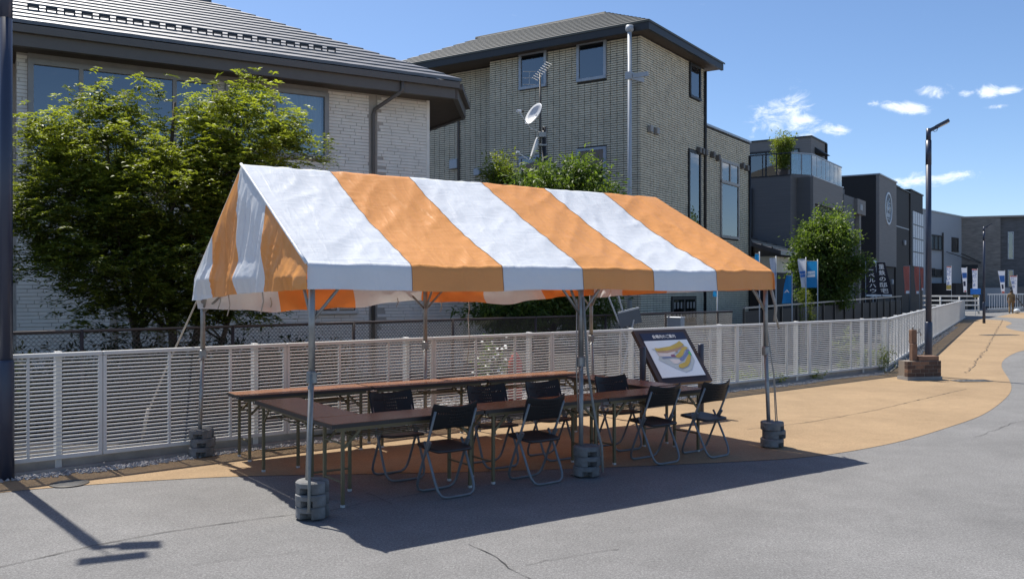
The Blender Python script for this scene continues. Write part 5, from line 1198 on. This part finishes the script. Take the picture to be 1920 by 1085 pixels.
# ================================================================== FLAGS
def banner(label, px, d, ztop, zbot, wid, cloth, skew=0.0, wave=.03, letters=None, lm='print_white', lsize=.2, blocks=(), poles='pipe_white', zpole=0.0, rz=0.0, side=-1):
    b = D(px, d); r_ = thing('banner_flag', label, 'flag', (b.x, b.y, 0), rz, 'advertising banners along the fence')
    H = ztop - zbot
    def cp(x, z):
        """x 0..1 from the pole outwards, z 0 top..1 bottom"""
        xx = side * wid * x * (1 - .18 * abs(skew) * z) + skew * H * z * x * .25
        return Vector((xx, wave * math.sin(x * 4 + z * 5 + px) * x, ztop - H * z - .02 * x * math.sin(z * 3)))
    MB().tube([(0, 0, zpole), (0, 0, ztop + .06)], .014, 8).build('pole', M[poles], r_, True)
    MB().tube([(0, 0, ztop + .01), (side * wid, 0, ztop + .012)], .008, 6).build('crossbar', M[poles], r_)
    cl = MB(); cl.grid(lambda i, j: cp(.02 + i * .98, j), 12, 24); co2 = cl.build('cloth', M[cloth], r_, True)
    for (x0, x1, z0, z1, m_) in blocks:
        MB().grid(lambda i, j: cp(x0 + (x1 - x0) * i, z0 + (z1 - z0) * j) + Vector((0, -.006, 0)), 8, 8).build('printed_block', M[m_], co2)
    if letters:
        for (txt, x0, z0, sz, vertical, m_) in letters:
            seq = list(txt) if vertical else [txt]
            for i, chr_ in enumerate(seq):
                zc = z0 + i * sz * 1.12 / H
                def fn(x, y, zc=zc, x0=x0):
                    fx = x0 + (x / wid) * side; return cp(fx, zc - y / H) + Vector((0, -.010, 0))
                text_obj('lettering', chr_, sz, M[m_], co2, None, fn)
    return r_
banner('white flag with blue letters just right of the tent corner', 1455, 21.6, 2.50, 1.76, .155, 'flag_white', .5, letters=[('WA', .52, .50, .13, False, 'flag_blue_dk')])
banner('narrow blue flag hanging limp low between the two white flags', 1485, 22.6, 2.10, 1.40, .14, 'flag_blue', -.9, .05, letters=[('A', .6, .55, .11, False, 'print_white')])
banner('white flag with a blue printed band before the round tree', 1511, 23.2, 2.53, 1.80, .21, 'flag_white', .4, blocks=[(.08, .92, .40, .62, 'flag_blue_dk')], letters=[('MISAWA', .5, .51, .055, False, 'flag_white')])
banner('broad blue flag with white lettering before the round tree', 1533, 23.8, 2.50, 1.80, .29, 'flag_blue', .0, .03, blocks=[(.25, .95, .36, .58, 'print_white')], letters=[('MISAWA', .6, .47, .075, False, 'flag_sky')])
banner('small blue flag tip rising behind the tent corner', 1424, 21.4, 2.60, 2.2, .10, 'flag_blue', -.5)
banner('bright blue flag tip showing under the tent valance', 1345, 21.0, 1.75, 1.58, .10, 'flag_blue', .0)
banner('tilted black banner with white vertical lettering nearest the round tree', 1623, 41.0, 3.05, 1.42, .40, 'flag_black', 1.1, .03, letters=[('ヘーベルハウス', .5, .10, .215, True, 'print_white')], blocks=[(.05, .95, .94, .99, 'print_white')], side=1)
banner('tilted black banner with white vertical lettering below the emblem wall', 1643, 41.5, 3.02, 1.42, .42, 'flag_black', 1.1, .03, letters=[('重鉄の邸宅',   .5, .14, .25, True, 'print_white')], blocks=[(.05, .95, .94, .99, 'print_white')], side=1)
for i, (px, d, t_, b_, w_, lb) in enumerate([(1706, 51, 3.08, 1.52, .36, 'leftmost red banner left of the right lamp post'), (1724, 53, 3.10, 1.50, .30, 'middle red banner close to the right lamp post'), (1732, 54, 3.05, 1.7, .22, 'red banner half hidden by the right lamp post')]):
    banner(lb, px, d, t_, b_, w_, 'flag_red', .12, .05, blocks=[(.1, .8, .90, 1.0, 'print_white')])
cols = lambda a, b: [(a, .70, .14, .30, True, 'flag_blue_dk'), (b, .28, .10, .19, True, 'flag_blue_dk')]
banner('white banner with blue lettering and an orange foot before the pale house', 1784, 66, 3.45, 1.70, .36, 'flag_white', .0, letters=cols('ただいま', 'くらし'), blocks=[(.05, 1, .78, .97, 'map_yellow'), (0.0, 1, .0, .04, 'flag_red')])
banner('blue and white picture banner left of the far lamp', 1813, 68, 3.4, 1.55, .42, 'flag_white', .3, blocks=[(.05, .95, .2, .42, 'flag_blue_dk'), (.3, .9, .55, .75, 'map_navy'), (.2, .8, .93, .99, 'flag_red')])
banner('white banner with blue lettering above the bright blue sign', 1833, 68, 3.3, 1.75, .42, 'flag_white', .1, letters=cols('ただいま', 'くらし'), blocks=[(0, 1, .0, .05, 'flag_red')])
banner('blue and white picture banner right of the far lamp', 1884, 70, 3.2, 1.45, .55, 'flag_white', .6, blocks=[(.05, .95, .2, .5, 'flag_blue_dk'), (.3, .8, .6, .8, 'map_navy'), (.1, .9, .9, 1.0, 'flag_red')])
banner('white banner with blue lettering behind the khaki-clad walker', 1907, 69, 2.8, 1.40, .55, 'flag_white', .6, letters=cols('公開中', 'くらし'), blocks=[(0, 1, .0, .05, 'flag_red')])
cm = D(1637, 44, 0); cmo = thing('convex_mirror', 'round pale disc on a pole between the two black banners', 'mirror', cm); MB().tube([(0, 0, 0), (0, 0, 3.0)], .03, 8).build('pole', M['pipe_white'], cmo); MB().tube([(0, -.08, 3.02), (0, -.05, 3.02)], [.14, .2], 20).build('disc', M['emblem'], cmo, True)

# ================================================================== FAR RIGHT
gr0 = D(1692, 64); gr1 = D(1836, 64); gr = thing('guard_rail', 'white four-bar guard rail across the far end of the yard', 'railing', gr0, math.atan2(gr1.y - gr0.y, gr1.x - gr0.x)); gl = (gr1 - gr0).length
for z in (1.27, .95, .62, .22): MB().tube([(0, 0, z), (gl, 0, z)], .05, 8).build('bar', M['fence_white'], gr, True)
for i in range(5): x = gl * i / 4; MB().tube([(x, .06, 0), (x, .06, 1.3)], .055, 8).build('post', M['fence_white'], gr, True)
pk0 = D(1852, 67); pk1 = D(1945, 75); pk = thing('picket_fence', 'white vertical-bar fence behind the khaki-clad walker', 'fence', pk0, math.atan2(pk1.y - pk0.y, pk1.x - pk0.x)); pl = (pk1 - pk0).length
for z in (1.38, .28): MB().beam((0, 0, z), (pl, 0, z), .06, .09).build('rail', M['fence_white'], pk)
npk = 22
for i in range(npk): x = pl * (i + .5) / npk; MB().box(x - .05, x + .05, -.045, -.031, .30, 1.36).build('picket', M['fence_white'], pk)
MB().beam((-.2, 0, .08), (pl, 0, .08), .3, .16).build('base_course', M['concrete'], pk)
bs = D(1829, 60); bso = thing('blue_sign', 'bright blue blank sign at the end of the white louvre fence', 'sign', bs)
MB().bev(-.34, .34, -.03, .0, 1.42, 1.80, .01).build('board', M['blue_bright'], bso); MB().bev(-.2, .2, -.05, -.02, 1.22, 1.40, .01).build('lower_plate', M['ochre'], bso); MB().tube([(0, .03, 0), (0, .03, 1.7)], .03, 8).build('post', M['fence_white'], bso)
ln_ = D(1917, 64); lo_ = thing('leaning_board', 'dark leaning signboard cut by the right edge beside the walker', 'sign', ln_, R(-20))
MB().beam((-.4, 0, 1.2), (.35, -.1, .12), .9, .05).build('board', M['metal_dark'], lo_); MB().beam((0.5, .3, 0), (-.2, .1, .95), .05, .05).build('prop', M['metal_dark'], lo_)

# ------------------------------------------------------------------ the walker
pp = D(1896, 64.5); pr_ = thing('person', 'person in khaki work clothes walking away at the far right', 'person', pp, R(-35))
def skin_mesh(name, verts, edges, radii, m, parent, root=0, lv=2):
    me = bpy.data.meshes.new(name); me.from_pydata(verts, edges, []); me.materials.append(m); o = link(name, me, parent)
    md = o.modifiers.new('skin', 'SKIN'); md.use_smooth_shade = True
    for i, r_ in enumerate(radii): me.skin_vertices[0].data[i].radius = r_ if isinstance(r_, tuple) else (r_, r_)
    me.skin_vertices[0].data[root].use_root = True
    s_ = o.modifiers.new('sub', 'SUBSURF'); s_.levels = lv; s_.render_levels = lv
    return o
V_ = [(0,0,.92),(0,.0,1.08),(0,.01,1.25),(0,.0,1.40),(0,.01,1.48),(0,.03,1.56),(0,.03,1.66),
      (.17,0,1.38),(.23,-.03,1.12),(.21,.08,.90),(-.17,0,1.38),(-.24,.02,1.12),(-.22,.12,.90),
      (.09,0,.88),(.10,.10,.50),(.09,.06,.10),(.09,.18,.04),(-.09,0,.88),(-.10,-.02,.50),(-.09,-.20,.12),(-.09,-.10,.04)]
E_ = [(0,1),(1,2),(2,3),(3,4),(4,5),(5,6),(3,7),(7,8),(8,9),(3,10),(10,11),(11,12),(0,13),(13,14),(14,15),(15,16),(0,17),(17,18),(18,19),(19,20)]
R_ = [(.16,.12),(.16,.12),(.18,.12),(.17,.11),.055,(.08,.09),(.075,.085),.075,.055,.04,.075,.055,.04,.10,.075,.055,.05,.10,.075,.055,.05]
skin_mesh('body', V_, E_, R_, M['khaki'], pr_)
MB().grid(lambda i, j: (.098*math.cos(i*6.283)*math.sin(j*1.9), .03+.108*math.sin(i*6.283)*math.sin(j*1.9)-.008, 1.615+.118*math.cos(j*1.9)), 18, 8).build('hair', M['hair'], pr_, True)
MB().grid(lambda i, j: (.086*math.cos(i*6.283)*math.sin(j*3.14), .045+.094*math.sin(i*6.283)*math.sin(j*3.14), 1.60+.115*math.cos(j*3.14)), 18, 10).build('head', M['skin'], pr_, True)
for sx, y, z in ((.21, .10, .85), (-.22, .145, .85)):
    h_ = MB(); h_.tube([(sx, y, z + .05), (sx, y + .01, z), (sx, y + .015, z - .04)], [.028, .04, .032], 8)
    for q in range(4): h_.tube([(sx - .02 + q * .013, y + .015, z - .03), (sx - .02 + q * .013, y + .03, z - .09 + .008 * abs(q - 1.5))], .0075, 5)
    h_.tube([(sx, y + .03, z), (sx, y + .065, z - .04)], .009, 5); h_.build('hand', M['skin'], pr_, True)
bgd = D(1907, 65); bgo = thing('white_bag', 'pale bag on the ground at the walker\'s feet', 'bag', bgd)
MB().grid(lambda i, j: (.26*math.cos(i*6.283)*math.sin(j*3.14)*(1+.1*math.sin(i*19)), .2*math.sin(i*6.283)*math.sin(j*3.14), .17+.17*math.cos(j*3.14)), 20, 10).build('sack', M['emblem'], bgo, True); MB().tube([(-.06, 0, .30), (-.03, 0, .40), (.03, 0, .40), (.06, 0, .30)], .012, 6).build('handle', M['emblem'], bgo)
